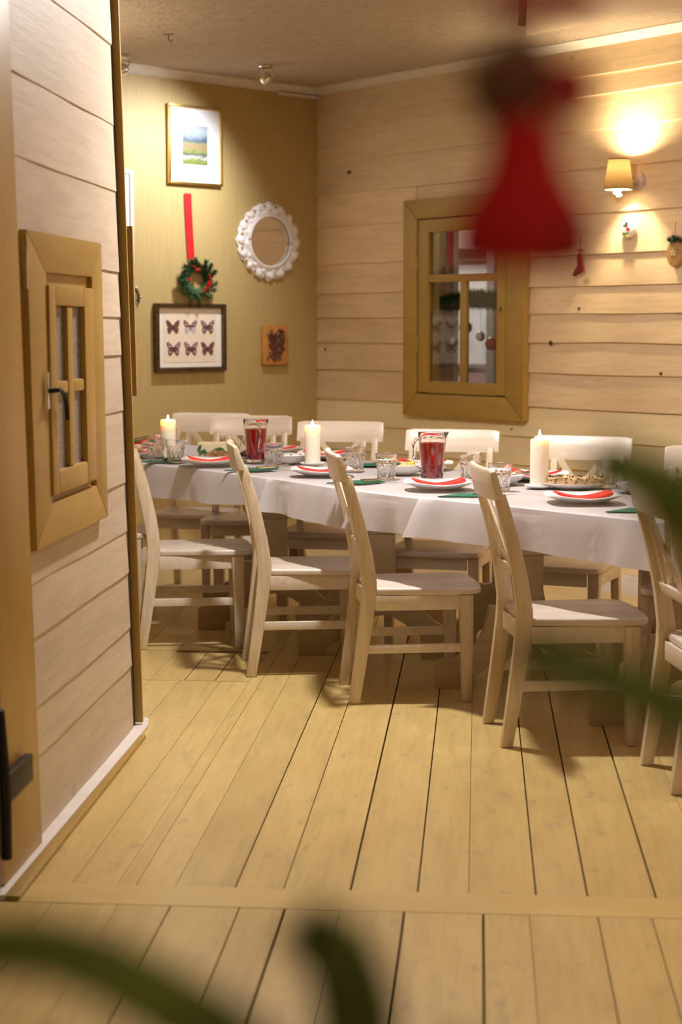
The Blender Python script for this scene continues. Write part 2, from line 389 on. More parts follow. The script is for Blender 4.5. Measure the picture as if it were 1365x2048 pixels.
for k in range(8):
    d0, d1 = -belt+k*0.15, -belt+(k+1)*0.15
    p = [Rw(-3.0, d0+.001, 0)[:2], Rw(7.4, d0+.001, 0)[:2], Rw(7.4, d1-.001, 0)[:2], Rw(-3.0, d1-.001, 0)[:2]]
    q = clip(p, rect(-4.6, 4.2, 4.243, 20))
    if q:
        bm = B(); prism(bm, [((x-C0[0])*RD[0]+(y-C0[1])*RD[1], (x-C0[0])*RN[0]+(y-C0[1])*RN[1]) for x, y in q], -0.022, 0, 'z')
        o = obj('floorboard', bm, 'floor_x', fl, smooth=False); o.location = (C0[0], C0[1], 0); o.rotation_euler = (0, 0, RA)

# ------------------------------------------------------------------ walls
H = 2.90
def plank(parent, s0, s1, z0, z1, mat, tb=0.017, tt=0.004, wave=0.003, sh=None, y=0.0, seed=0):
    bm = B(); k = max(2, int((s1-s0)/0.12)); rings = []
    for i in range(k+1):
        s = s0+(s1-s0)*i/k
        w = wave*noise.noise(Vector((s*1.7, z0*9+seed, 0)))*2
        w2 = wave*noise.noise(Vector((s*2.3, z0*5+7, 3)))*1.2
        def X(z): return s+(sh(z)*(i/k) if sh else 0)
        zb = z0+w
        rings.append([(X(zb), y-tb-w2+.003, zb), (X(zb), y-tb-w2, zb+.003), (X(z1), y-tt, z1+.012), (X(z1), y, z1+.012), (X(zb), y, zb)])
    loft(bm, rings); return obj('plank', bm, mat, parent, smooth=False)
# right wall: backing with a window opening, then lapped planks
WS0, WS1, WZ0, WZ1 = 1.04, 1.83, 1.00, 2.05
wr = T('wall_right', kind='structure', loc=(C0[0], C0[1], 0), rz=RA)
bm = B()
box(bm, -0.12, WS0, 0, 0.12, 0, H); box(bm, WS1, 6.05, 0, 0.12, 0, H)
box(bm, WS0, WS1, 0, 0.12, 0, WZ0); box(bm, WS0, WS1, 0, 0.12, WZ1, H)
obj('wall_backing', bm, 'right_wash', wr, smooth=False)
rz_l = [0.10, 0.29, 0.455, 0.63, 0.79, 0.945, 1.135, 1.305, 1.46, 1.615, 1.795, 2.032, 2.235, 2.435, 2.616, 2.72, 2.885]
rz_r = [0.10, 0.29, 0.455, 0.63, 0.80, 0.958, 1.150, 1.317, 1.472, 1.619, 1.787, 2.0, 2.233, 2.45, 2.615, 2.72, 2.885]
for i in range(len(rz_l)-1):
    a0, a1, b0, b1 = rz_l[i], rz_l[i+1], rz_r[i], rz_r[i+1]
    mt = 'right_low' if i < 5 else 'right_wash'
    if a1 <= 0.95 or a0 >= 2.11:
        plank(wr, -0.003, 3.6, a0, a1, mt, seed=i); plank(wr, 3.603, 6.0, a0, a1, mt, seed=i+50)
    else:
        plank(wr, -0.003, 0.98, a0, a1, mt, seed=i); plank(wr, 1.90, 6.0, b0, b1, mt, seed=i+30)
for s, z, r_ in ((2.146, 1.315, .013), (2.357, 1.5, .008), (0.093, 1.262, .008), (2.95, 1.165, .008), (0.34, 2.36, .012), (1.84, 0.83, .006)):   # knot holes
    bm = B(); bmesh.ops.create_circle(bm, cap_ends=True, segments=12, radius=r_, matrix=Matrix.Translation((s, -0.0185, z)) @ Matrix.Rotation(pi/2, 4, 'X'))
    for v in bm.verts: v.co.x = s+(v.co.x-s)*1.2
    bmesh.ops.solidify(bm, geom=bm.faces[:], thickness=0.002); obj('knot', bm, 'raisin', wr)
# back wall with wallpaper
wb = T('wall_back', kind='structure', loc=(C0[0], C0[1], 0), rz=BA)
bm = B(); box(bm, -4.2, 0.0, 0, 0.12, 0, H); obj('wallpaper_panel', bm, 'wallpaper', wb, smooth=False)
# unseen sides closing the room
def sidewall(name, x0, x1, y0, y1, mat='room_wall'):
    bm = B(); box(bm, x0, x1, y0, y1, 0, H); o = obj(name, bm, mat, smooth=False, kind='structure'); return o
sidewall('wall_far_right', 3.02, 3.14, -1.8, 6.8)
sidewall('wall_rear', -4.0, 3.14, -1.92, -1.8)
sidewall('wall_far_left', -3.95, -3.83, -1.8, 8.2)
# ceiling
bm = B()
for y0, y1, x0, x1 in ((-1.92, 14.6, -4.6, 4.2),): box(bm, x0, x1, y0, y1, H, H+0.1)
obj('ceiling', bm, 'ceiling', smooth=False, kind='structure')
bm = B(); prism(bm, [(0.22, 9.02), (0.12, 3.0), (3.0, 3.0), (3.0, 5.93)], 2.852, H, 'z'); obj('ceiling_soffit', bm, 'soffit', smooth=False, kind='structure')
# crown mouldings
bm = B(); prof = [(0, H), (-0.075, H), (-0.075, H-.008), (-0.045, H-.018), (-0.02, H-.04), (0, H-.045)]
loft(bm, [[(x, y, z) for y, z in prof] for x in (-4.0, -0.001)])
t1 = obj('trim_1', bm, 'white', kind='structure'); t1.location = (C0[0], C0[1], 0); t1.rotation_euler = (0, 0, BA)
bm = B(); loft(bm, [[(x, y*1.3, H+(z-H)*0.8) for y, z in prof] for x in (0.0, 6.0)])
t2 = obj('trim_2', bm, 'white', kind='structure'); t2.location = (C0[0], C0[1], 0); t2.rotation_euler = (0, 0, RA)
bm = B(); box(bm, -0.36, -0.01, -0.03, 0, H-.062, H-.044)
t3 = obj('trim_3', bm, 'white', kind='structure', bev=.003); t3.location = (C0[0], C0[1], 0); t3.rotation_euler = (0, 0, BA)
# baseboards
for nm, x0, x1, ang in (('baseboard_right', 0.0, 6.0, RA), ('baseboard_back', -4.0, 0.0, BA)):
    bm = B(); pr = [(0, 0), (-0.045, 0), (-0.045, 0.06), (-0.036, 0.075), (-0.036, 0.085), (-0.028, 0.1), (0, 0.1)]
    loft(bm, [[(x, y, z) for y, z in pr] for x in (x0, x1)])
    o = obj(nm, bm, 'white', kind='structure'); o.location = (C0[0], C0[1], 0); o.rotation_euler = (0, 0, ang)

# ------------------------------------------------------------------ room beyond the window
o = T('wall_next_room', kind='structure', loc=(C0[0], C0[1], 0), rz=RA)
bm = B(); box(bm, -4.5, 4.5, 2.6, 2.7, 0, H); obj('wall_panel', bm, 'pale_wall', o, smooth=False)
for z0, z1 in ((0.90, 0.93), (1.08, 1.11), (1.93, 1.98)):
    bm = B(); box(bm, -4.5, 4.5, 2.56, 2.598, z0, z1); obj('rail', bm, 'grey_post', o, smooth=False)
bm = B(); box(bm, -1.35, -1.05, 2.5, 2.598, 0.1, 1.04); obj('panel', bm, 'pink_wall', o, smooth=False)
bm = B(); box(bm, -2.2, 4.5, 2.45, 2.598, 2.02, 2.3); obj('beam', bm, 'pink_wall', o, smooth=False)
bm = B(); box(bm, 4.5, 4.6, 0.2, 2.7, 0, H); box(bm, -4.6, -4.5, 0.3, 2.7, 0, H); obj('side_panel', bm, 'pale_wall', o, smooth=False)
bm = B(); box(bm, -0.60, -0.52, 2.0, 2.08, 0, H); o2 = obj('trim_post', bm, 'grey_post', smooth=False, kind='structure'); o2.location = (C0[0], C0[1], 0); o2.rotation_euler = (0, 0, RA)
bm = B()
ring = []
for i in range(25):
    t = i/24; ring.append((0.40+0.27*t, 0.60+0.012*sin(t*26)))
for a, b_ in zip(ring, ring[1:]):
    vs = [bm.verts.new(q) for q in ((a[0], a[1], 0.02), (b_[0], b_[1], 0.02), (b_[0], b_[1], 2.7), (a[0], a[1], 2.7))]; bm.faces.new(vs)
bmesh.ops.remove_doubles(bm, verts=bm.verts, dist=1e-5); bmesh.ops.solidify(bm, geom=bm.faces[:], thickness=0.01)
cu = obj('curtain', bm, 'grey_post2'); cu.location = (C0[0], C0[1], 0); cu.rotation_euler = (0, 0, RA)
tag(cu, 'brown grey curtain hanging in the room seen through the ochre window', 'curtain')

# ------------------------------------------------------------------ window in the right wall
w1 = T('window_1', kind='structure', loc=(C0[0], C0[1], 0), rz=RA)
def mitred(parent, name, x0, x1, z0, z1, wl, wr_, wt, wb_, y0, y1, mat, bev=0.004, sk=None, g=0.001):
    """four mitred frame boards; outer rect, board widths left, right, top, bottom"""
    O = [(x0, z0), (x1, z0), (x1, z1), (x0, z1)]; I = [(x0+wl, z0+wb_), (x1-wr_, z0+wb_), (x1-wr_, z1-wt), (x0+wl, z1-wt)]
    if sk: O = [sk(*p) for p in O]; I = [sk(*p) for p in I]
    res = []
    for k in range(4):
        j = (k+1) % 4; poly = [O[k], O[j], I[j], I[k]]
        cx = sum(p[0] for p in poly)/4; cz = sum(p[1] for p in poly)/4
        poly = [(cx+(p[0]-cx)*(1-g*3), cz+(p[1]-cz)*(1-g*3)) for p in poly]
        bm = B(); prism(bm, poly, y0, y1); res.append(obj(name, bm, mat, parent, bev=bev))
    return res
mitred(w1, 'frame_board', 0.918, 1.972, 0.878, 2.152, 0.125, 0.15, 0.115, 0.13, -0.055, 0.0, 'ochre', 0.005)
bm = B()                                                                     # lining of the opening
box(bm, WS0-.002, WS0+0.012, -0.02, 0.12, WZ0, WZ1); box(bm, WS1-.012, WS1+.002, -0.02, 0.12, WZ0, WZ1)
box(bm, WS0+.012, WS1-.012, -0.02, 0.12, WZ0, WZ0+.012); box(bm, WS0+.012, WS1-.012, -0.02, 0.12, WZ1-.012, WZ1); obj('lining', bm, 'ochre', w1, smooth=False)
bm = B()
for q in ((WS0+.013, 1.15, WZ0+.013, WZ1-.013), (1.735, WS1-.013, WZ0+.013, WZ1-.013), (1.151, 1.734, WZ0+.013, 1.075), (1.151, 1.734, 1.965, WZ1-.013)): box(bm, q[0], q[1], -0.010, 0.0, q[2], q[3])
obj('stop_bead', bm, 'ochre', w1, smooth=False)
sash = T('sash', loc=(0, 0, 0)); sash.parent = w1
def bars(lst, parent, name, mat, bev=0.003):
    for x0, x1, y0, y1, z0, z1 in lst:
        bm = B(); box(bm, x0, x1, y0, y1, z0, z1); obj(name, bm, mat, parent, bev=bev)
bars([(1.056, 1.142, -0.05, -0.012, 1.018, 2.030), (1.742, 1.815, -0.05, -0.012, 1.018, 2.030)], sash, 'stile', 'ochre_v')
bars([(1.142, 1.742, -0.05, -0.012, 1.014, 1.084), (1.142, 1.742, -0.05, -0.012, 1.955, 2.030)], sash, 'rail', 'ochre')
bars([(1.142, 1.742, -0.046, -0.016, 1.664, 1.708), (1.424, 1.476, -0.0455, -0.0165, 1.084, 1.664)], sash, 'glazing_bar', 'ochre')
for x0, x1, z0, z1 in ((1.136, 1.748, 1.70, 1.96), (1.136, 1.43, 1.08, 1.67), (1.47, 1.748, 1.08, 1.67)):
    bm = B(); box(bm, x0, x1, -0.030, -0.027, z0, z1); obj('pane', bm, 'glass', sash, smooth=False)
bm = B(); box(bm, 1.772, 1.786, -0.053, -0.050, 1.45, 1.55); obj('keyhole_plate', bm, 'ochre', sash, bev=.001)
bm = B(); box(bm, 1.776, 1.783, -0.056, -0.053, 1.488, 1.512); obj('keyhole', bm, 'iron', sash)
for z in (1.30, 1.78):
    bm = B(); tube(bm, [(1.050, -0.052, z-.045), (1.050, -0.052, z+.045)], 0.006); obj('hinge', bm, 'ochre', w1)

# fir garland and baubles hanging beyond the window
def needles(bm, pts, n_, ln, spread, rad=0.0009, fwd=0.6, rng=random):
    pts = [Vector(p) for p in pts]; L = [0]
    for a, b_ in zip(pts, pts[1:]): L.append(L[-1]+(b_-a).length)
    for i in range(n_):
        t = rng.random()*L[-1]; k = max(j for j in range(len(L)-1) if L[j] <= t)
        f = (t-L[k])/max(1e-6, L[k+1]-L[k]); p = pts[k].lerp(pts[k+1], f); d = (pts[k+1]-pts[k]).normalized()
        r = Vector((rng.gauss(0, 1), rng.gauss(0, 1), rng.gauss(0, 1))); r -= d*r.dot(d)
        if r.length < 1e-3: continue
        r.normalize(); q = p+(r*spread+d*fwd).normalized()*ln*rng.uniform(.7, 1.15)
        u = d.cross(r)*rad*1.5
        a = bm.verts.new(p-u); b_ = bm.verts.new(p+u); c_ = bm.verts.new(q); m_ = bm.verts.new(p.lerp(q, .5)+r.cross(u).normalized()*rad)
        bm.faces.new((a, b_, c_)); bm.faces.new((a, m_, c_)); bm.faces.new((b_, m_, c_))
ga = T('fir_garland', 'dark green fir garland strung behind the ochre window', 'garland', (C0[0], C0[1], 0), RA)
gp = [(0.80, 0.35, 1.545), (0.95, 0.35, 1.56), (1.1, 0.35, 1.575), (1.25, 0.35, 1.565), (1.42, 0.35, 1.555)]
bm = B(); tube(bm, gp, 0.012); obj('wire_stem', bm, 'stem', ga)
bm = B(); needles(bm, gp, 3600, 0.074, 1.0, 0.0030, 0.5); obj('needles', bm, 'fir_dark', ga, kind='stuff', smooth=False)
for s, z, r_, mt, lab in ((0.93, 1.314, .027, 'bauble_silver', 'silver bauble hanging lowest left behind the ochre window'), (1.03, 1.400, .041, 'bauble_red', 'red bauble half hidden by the window glazing bar'), (1.167, 1.346, .029, 'bauble_silver', 'pale silver bauble between the two red ones behind window'), (1.27, 1.302, .041, 'bauble_red', 'red bauble hanging lowest right behind the ochre window')):
    t = T('bauble', lab, 'bauble', Rw(s, 0.35, z), RA, 'baubles under the fir garland')
    bm = B(); blob(bm, (0, 0, 0), r_, 3); obj('ball', bm, mt, t)
    bm = B(); lathe(bm, [(.005, r_-.002), (.005, r_+.005), (.003, r_+.006)], 10); obj('cap', bm, 'steel', t)
    bm = B(); tube(bm, [(0, 0, r_+.005), (0, 0, 1.55-z)], 0.0012, 5); obj('thread', bm, 'thread', t)

# ------------------------------------------------------------------ left partition (house front), local x = world y
LA = radians(90)
wl = T('wall_left', kind='structure', loc=(-1.226, 0, 0), rz=LA)
bm = B(); box(bm, 1.0, 5.80, 0, 0.10, 0, H); obj('wall_backing', bm, 'dark', wl, smooth=False)
bm = B(); box(bm, 5.70, 5.961, -0.034, 0.10, 0, H, lambda v: Vector((v.x-.055*v.z, v.y+(.0105*v.z if v.y < 0 else 0), v.z))); obj('gap_shade_filler', bm, 'dark', wl, smooth=False)  # filler board coloured dark to stand for the shade in the gap
lz = [0.012, 0.233, 0.367, 0.562, 0.709, 0.873, 1.12, 1.305, 1.431, 1.583, 1.846, 2.06, 2.32, 2.60, 2.885]
for i in range(len(lz)-1):
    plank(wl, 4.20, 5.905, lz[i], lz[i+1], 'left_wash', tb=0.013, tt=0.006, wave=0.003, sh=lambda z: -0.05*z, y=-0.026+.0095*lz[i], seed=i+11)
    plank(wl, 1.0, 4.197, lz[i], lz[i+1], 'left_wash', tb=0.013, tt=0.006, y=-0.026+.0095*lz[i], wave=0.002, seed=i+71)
# end trim board, oak board behind it
def shz(k): return lambda v: Vector((v.x+k*v.z, v.y, v.z))
bm = B(); box(bm, 5.962, 5.975, -0.060, -0.020, 0.02, H, lambda v: Vector((v.x-.055*v.z, v.y+.0105*v.z, v.z))); tr = obj('trim_4', bm, 'ochre_v', kind='structure', bev=.002); tr.location = (-1.226, 0, 0); tr.rotation_euler = (0, 0, LA)
bm = B(); box(bm, 5.976, 5.996, -0.050, 0.06, 1.165, 1.745, lambda v: Vector((v.x, v.y+0.016*(v.z-1.165), v.z)))
ob = obj('oak_board', bm, 'oak', bev=.002); ob.location = (-1.226, 0, 0); ob.rotation_euler = (0, 0, LA); tag(ob, 'narrow upright oak board fixed behind the ochre end of the left partition', 'board')
# ochre post
bm = B(); box(bm, 4.16, 4.545, -0.058, 0.11, 0, H, lambda v: Vector((v.x-(0.082*v.z if v.x > 4.3 else 0.03*v.z), v.y, v.z))); po = obj('trim_5', bm, 'ochre_v', kind='structure', bev=.004); po.location = (-1.226, 0, 0); po.rotation_euler = (0, 0, LA)
# low kick boards
bm = B(); prism(bm, [(4.10, 0.02), (4.10, -0.074), (5.80, -0.080), (5.97, -0.078), (6.07, -0.060), (6.09, -0.01), (6.09, 0.08), (5.85, 0.08)], 0, 0.014, 'z')
kb = obj('baseboard_left', bm, 'white', kind='structure', bev=.003); kb.location = (-1.226, 0, 0); kb.rotation_euler = (0, 0, LA)
bm = B(); prism(bm, [(4.10, -0.075), (4.10, -0.112), (5.82, -0.098), (5.80, -0.081)], 0, 0.012, 'z')
kb = obj('trim_6', bm, 'ochre', kind='structure', bev=.002); kb.location = (-1.226, 0, 0); kb.rotation_euler = (0, 0, LA)
# door at the far left with iron fittings
d1 = T('door_1', kind='structure', loc=(-1.226, 0, 0), rz=LA)
bm = B(); box(bm, 3.10, 4.15, -0.062, 0.03, 0.03, 2.2); obj('door_leaf', bm, 'door', d1, bev=.004)
bm = B(); box(bm, 3.12, 4.14, -0.05, 0.02, 0.0, 0.03); obj('threshold', bm, 'dark', d1)
bm = B(); tube(bm, [(4.115, -0.078, 0.10), (4.105, -0.078, 0.28), (4.08, -0.078, 0.48)], [.014, .018, .012]); box(bm, 4.06, 4.14, -0.075, -0.062, 0.12, 0.42); obj('hinge_strap', bm, 'iron', d1, bev=.002)
bm = B(); box(bm, 4.10, 4.36, -0.085, -0.062, 0.235, 0.305); obj('hinge_plate', bm, 'iron', d1, bev=.004)
bm = B(); box(bm, 4.02, 4.17, -0.085, -0.062, 2.02, 2.07); obj('hinge_plate', bm, 'iron', d1, bev=.004)

# little shutter window on the partition
def Lp(s, z, d): k = (1.2-d)/1.2; return (s*k, 1.4+(z-1.4)*k)
w2 = T('window_2', kind='structure', loc=(-1.226, 0, 0), rz=LA)
def quadboard(pts, y0, y1, mat, name, parent, bev=.004, d=0.030):
    bm = B(); prism(bm, [Lp(s, z, d) for s, z in pts], y0, y1); return obj(name, bm, mat, parent, bev=bev)
O = [(4.671, .79), (5.596, .786), (5.548, 1.667), (4.618, 1.66)]; I = [(4.86, .905), (5.43, .904), (5.405, 1.556), (4.826, 1.552)]
def inset(poly, g=0.004):
    cx = sum(p[0] for p in poly)/len(poly); cz = sum(p[1] for p in poly)/len(poly)
    return [(cx+(p[0]-cx)*(1-g), cz+(p[1]-cz)*(1-g)) for p in poly]
for k in range(4):
    j = (k+1) % 4; poly = [O[k], O[j], I[j], I[k]]
    if k == 3: poly = [O[3], O[0], (I[0][0], I[0][1]-.01), I[3]]
    quadboard(inset(poly), -0.056, -0.032, 'ochre', 'frame_board', w2)
bm = B(); prism(bm, [Lp(s, z, .02) for s, z in ((4.84, .88), (5.46, .88), (5.42, 1.58), (4.81, 1.58))], -0.040, -0.030); obj('back_board', bm, 'ochre', w2)
cs = T('casement'); cs.parent = w2
def rr(x0, x1, z0, z1, r, n_=4):
    P_ = []
    for cx, cz, a0 in ((x1-r, z0+r, -90), (x1-r, z1-r, 0), (x0+r, z1-r, 90), (x0+r, z0+r, 180)):
        for i in range(n_+1): a = radians(a0+90*i/n_); P_.append((cx+r*cos(a), cz+r*sin(a)))
    return P_
def csk(x, z): return x+0.02*(1.5-z)*1.5
def cq(x0, x1, z0, z1, name, y0=-0.064, y1=-0.041, bev=.006):
    quadboard([(csk(x0, z0), z0), (csk(x1, z0), z0), (csk(x1, z1), z1), (csk(x0, z1), z1)], y0, y1, 'ochre_v', name, cs, bev)
cq(4.822, 4.900, .925, 1.520, 'stile'); cq(5.262, 5.388, .925, 1.520, 'stile')
cq(4.902, 5.260, 1.462, 1.520, 'rail'); cq(4.902, 5.260, .925, .992, 'rail')
cq(5.052, 5.118, .994, 1.460, 'glazing_bar', -0.060); cq(4.902, 5.050, 1.210, 1.246, 'glazing_bar', -0.058); cq(5.12, 5.26, 1.210, 1.246, 'glazing_bar', -0.058)
for x0, x1 in ((4.895, 5.055), (5.115, 5.268)):
    for z0, z1 in ((1.244, 1.465), (.99, 1.212)):
        quadboard([(csk(x0, z0), z0), (csk(x1, z0), z0), (csk(x1, z1), z1), (csk(x0, z1), z1)], -0.044, -0.041, 'frosted', 'pane', cs, 0, d=0.018)
h0 = Lp(4.872, 1.222, .05)
bm = B(); box(bm, h0[0]-.012, h0[0]+.012, -0.067, -0.0635, h0[1]-.05, h0[1]+.05); obj('handle_plate', bm, 'steel', cs, bev=.001)
bm = B(); tube(bm, [(h0[0], -0.064, h0[1]), (h0[0]+.01, -0.088, h0[1]+.002), (h0[0]+.06, -0.084, h0[1]), (h0[0]+.10, -0.084, h0[1]-.012), (h0[0]+.125, -0.084, h0[1]-.04), (h0[0]+.14, -0.084, h0[1]-.085)], [.008, .007, .006, .006, .0065, .006]); obj('handle', bm, 'iron', cs)
bm = B(); tube(bm, [(Lp(4.63, 1.6, .03)[0]-.004, -0.05, 1.50), (Lp(4.63, 1.6, .03)[0]-.004, -0.05, 1.64)], .006); obj('hinge', bm, 'steel', w2)

# ------------------------------------------------------------------ tables in echelon
TD = radians(7)
def make_table():
    t = T('trestle_table', None, 'table', group='trestle tables in an echelon row')
    bm = B(); box(bm, -0.33, 0.33, -0.04, 0.66, 0.735, 0.765); obj('tabletop', bm, 'tablewood', t, bev=.004)
    foot = [(-.36, 0), (-.36, .098), (-.345, .11), (-.28, .116), (-.235, .135), (-.195, .175), (-.168, .235), (-.15, .32), (.15, .32), (.168, .235), (.195, .175), (.235, .135), (.28, .116), (.345, .11), (.36, .098), (.36, 0), (.235, 0), (.235, .03), (.18, .062), (.11, .125), (.05, .16), (0, .17), (-.05, .16), (-.11, .125), (-.18, .062), (-.235, .03), (-.235, 0)]
    bear = [(-.21, .735), (-.17, .62), (-.145, .56), (-.13, .53), (-.11, .52), (.11, .52), (.13, .53), (.145, .56), (.17, .62), (.21, .735)]
    for y in (0, 0.60):
        bm = B(); prism(bm, foot, y-.028, y+.028); obj('foot', bm, 'tablewood', t, bev=.003)
        bm = B(); prism(bm, [(-.058, .321), (.058, .321), (.058, .519), (-.058, .519)], y-.03, y+.03); obj('post', bm, 'tablewood', t, bev=.003)
        bm = B(); prism(bm, bear, y-.03, y+.03); obj('bearer', bm, 'tablewood', t, bev=.003)
    bm = B(); box(bm, -.02, .02, 0.03, 0.57, 0.19, 0.29); obj('stretcher', bm, 'tablewood', t, bev=.003)
    return t
tabs = [((-1.296, 7.965), 'trestle table under cloth, leftmost, foot behind the second near chair'), ((-0.767, 7.379), 'trestle table under cloth with foot between the second and third near chairs'), ((-0.16, 6.723), 'trestle table under cloth with foot behind the third near chair'), ((0.402, 6.119), 'trestle table under cloth with foot behind the nearest full chair'), ((0.98, 5.52), 'trestle table under cloth at the right edge of the picture')]
tproto = None
for (x, y), lab in tabs:
    p = (x+.36*cos(TD), y+.36*sin(TD)+.028, 0)
    if tproto is None: tproto = make_table(); tproto.location = p; tproto.rotation_euler = (0, 0, TD); tproto['label'] = lab
    else: dup(tproto, p, TD, lab)

# ------------------------------------------------------------------ tablecloths
NE = [(-2.35, 8.83), (-1.605, 8.10), (-1.166, 7.66), (-.725, 7.09), (-.517, 6.80), (-.193, 6.43), (.079, 6.20), (.591, 5.69), (1.45, 4.84)]
ND = Vector((-.68, .735, 0))   # along, from right to left
NN = Vector((.735, .68, 0))    # across, away from the camera
cum = [0]
for a, b_ in zip(NE, NE[1:]): cum.append(cum[-1]+hypot(b_[0]-a[0], b_[1]-a[1]))
def npt(u):
    for k in range(len(cum)-1):
        if u <= cum[k+1] or k == len(cum)-2:
            f = (u-cum[k])/(cum[k+1]-cum[k]); return Vector((NE[k][0]+(NE[k+1][0]-NE[k][0])*f, NE[k][1]+(NE[k+1][1]-NE[k][1])*f, 0))
def npts(u): return (npt(max(0, u-.12))+npt(u)*2+npt(min(cum[-1], u+.12)))/4
def cloth(u0, u1, zt, hem, lab, seed, WD=0.92):
    bm = B(); k = int((u1-u0)/0.03); rings = []
    for i in range(k+1):
        t = i/k; u = u0+(u1-u0)*t; e = npts(u); h = hem(t)
        wv = 0.012*sin(u*7.1+seed)+0.008*sin(u*15+seed*2)+.012*noise.noise(Vector((u*9, seed, 0)))+.05*math.exp(-((u-u0)/.05)**2); w2 = 0.012*sin(u*6+1+seed)
        row = []
        for fz, off in ((0, -.018), (.3, -.014), (.6, -.010), (.85, -.006), (.96, -.001), (1, .010)):
            row.append(e+NN*(off-(1-fz)*wv*1.3)+Vector((0, 0, h+(zt-h)*fz)))
        row += [e+NN*.022+Vector((0, 0, zt+.0005))]
        for q in range(1, 12):
            v = .022+(WD-.044)*q/12; p = e+NN*v; row.append(Vector((p.x, p.y, zt+.0030*noise.noise(Vector((p.x*5, p.y*5, seed))))))
        for fz, off in ((1, WD-.008), (.96, WD+.002), (.6, WD+.01), (.3, WD+.015), (0, WD+.02)):
            row.append(e+NN*(off+(1-fz)*w2)+Vector((0, 0, .61+(zt-.61)*fz)))
        rings.append(row)
    loft(bm, rings, close=False, caps=False)
    bmesh.ops.solidify(bm, geom=bm.faces[:], thickness=0.0012)
    o = obj('tablecloth', bm, 'cloth'); tag(o, lab, 'tablecloth', 'white tablecloths overlapping along the table row'); return o
def uof(x):
    for k in range(len(NE)-1):
        if NE[k][0] <= x <= NE[k+1][0]: return cum[k]+(cum[k+1]-cum[k])*(x-NE[k][0])/(NE[k+1][0]-NE[k][0])
cloth(0.0, uof(-.80), .7705, lambda t: .605+.025*t+(.035*max(0, (t-.75)/.25)), 'white tablecloth on the far left stretch, hem behind the leftmost near chairs', 1)
cloth(uof(-.88), uof(-.19), .7735, lambda t: .632-.012*sin(t*pi), 'white tablecloth on the middle stretch under the second candle', 2)
cloth(uof(-.215), cum[-1], .7765, lambda t: .632-.018*min(1, t*2), 'white tablecloth on the right stretch under the cake platter', 3)
ZT = 0.7795

# ------------------------------------------------------------------ chairs
def make_chair():
    t = T('dining_chair', None, 'chair', group='whitewashed cross-back dining chairs')
    for s in (-1, 1):
        y = s*.180
        bm = B(); stations(bm, [(0.000, y, 0, .040, .034), (.018, y, .12, .046, .036), (.040, y, .28, .052, .036), (.055, y, .40, .057, .036), (.056, y, .46, .056, .036), (.042, y, .56, .052, .035), (.012, y, .70, .047, .034), (-.020, y, .81, .044, .033), (-.033, y, .855, .040, .032)])
        obj('leg', bm, 'chair', t, bev=.006)
        y = s*.188
        bm = B(); stations(bm, [(.425, y, 0, .036, .036), (.424, y, .2, .046, .042), (.420, y, .40, .052, .048), (.420, y, .409, .052, .048)]); obj('leg', bm, 'chair', t, bev=.006)
        bm = B(); box(bm, .078, .398, s*.188-.011, s*.188+.011, .352, .409); obj('apron', bm, 'chair_h', t, bev=.002)
        bm = B(); box(bm, .030, .412, s*.186-.010, s*.186+.010, .190, .223); obj('stretcher', bm, 'chair_h', t, bev=.003)
        bm = B(); stations(bm, [(.034, s*.118, .600, .014, .030), (.010, s*.118, .70, .014, .030), (-.026, s*.118, .835, .014, .030)]); obj('back_slat', bm, 'chair', t, bev=.002)
    bm = B(); box(bm, .435, .452, -.16, .16, .355, .409); obj('apron', bm, 'chair_h', t, bev=.002)
    bm = B(); box(bm, .045, .065, -.160, .160, .350, .409); obj('apron', bm, 'chair_h', t, bev=.002)
    # seat
    bm = B(); P_ = [(.055, -.158), (.085, -.196), (.30, -.212), (.42, -.218), (.455, -.210), (.478, -.185), (.488, -.10), (.492, 0), (.488, .10), (.478, .185), (.455, .210), (.42, .218), (.30, .212), (.085, .196), (.055, .158)]
    prism(bm, P_, .410, .436, 'z'); obj('seat', bm, 'seat', t, bev=.008, seg=3)
    # curved top rail
    bm = B(); rings = []
    for i in range(15):
        y = -.218+.436*i/14; q = 1-(y/.218)**2; x = -.052-.018*q+.018
        e = .006 if i in (0, 14) else 0
        rings.append([(x+.013, y, .832+e), (x-.016, y, .832+e), (x-.024-.010, y, .925-e), (x-.022-.010, y, .934-e), (x-.008-.010, y, .936-e), (x-.002-.010, y, .930-e)])
    loft(bm, rings); obj('top_rail', bm, 'chair_h', t, bev=.003)
    bm = B(); box(bm, .026, .046, -.163, .163, .565, .600, lambda v: Vector((v.x-.3*(v.z-.58), v.y, v.z))); obj('lower_rail', bm, 'chair_h', t, bev=.003)
    for s in (-1, 1):
        bm = B(); y0, y1 = s*.092, -s*.092; x0, x1 = .034, -.026; off = s*.005
        rings = []
        for f in (0, 1):
            y = y0+(y1-y0)*f; z = .600+.234*f; x = x0+(x1-x0)*f+off
            rings.append([(x-.005, y-.017, z), (x+.005, y-.017, z), (x+.005, y+.017, z), (x-.005, y+.017, z)])
        loft(bm, rings); obj('cross_brace', bm, 'chair', t)
    return t
def chair_at(footx, footy, deg): # near-side outer rear foot position -> root
    a = radians(deg); return (footx-sin(a)*.180, footy+cos(a)*.180, 0), a
def front_at(fx, fy, deg):      # centre of the seat's front edge -> root
    a = radians(deg); return (fx-cos(a)*.49, fy-sin(a)*.49, 0), a
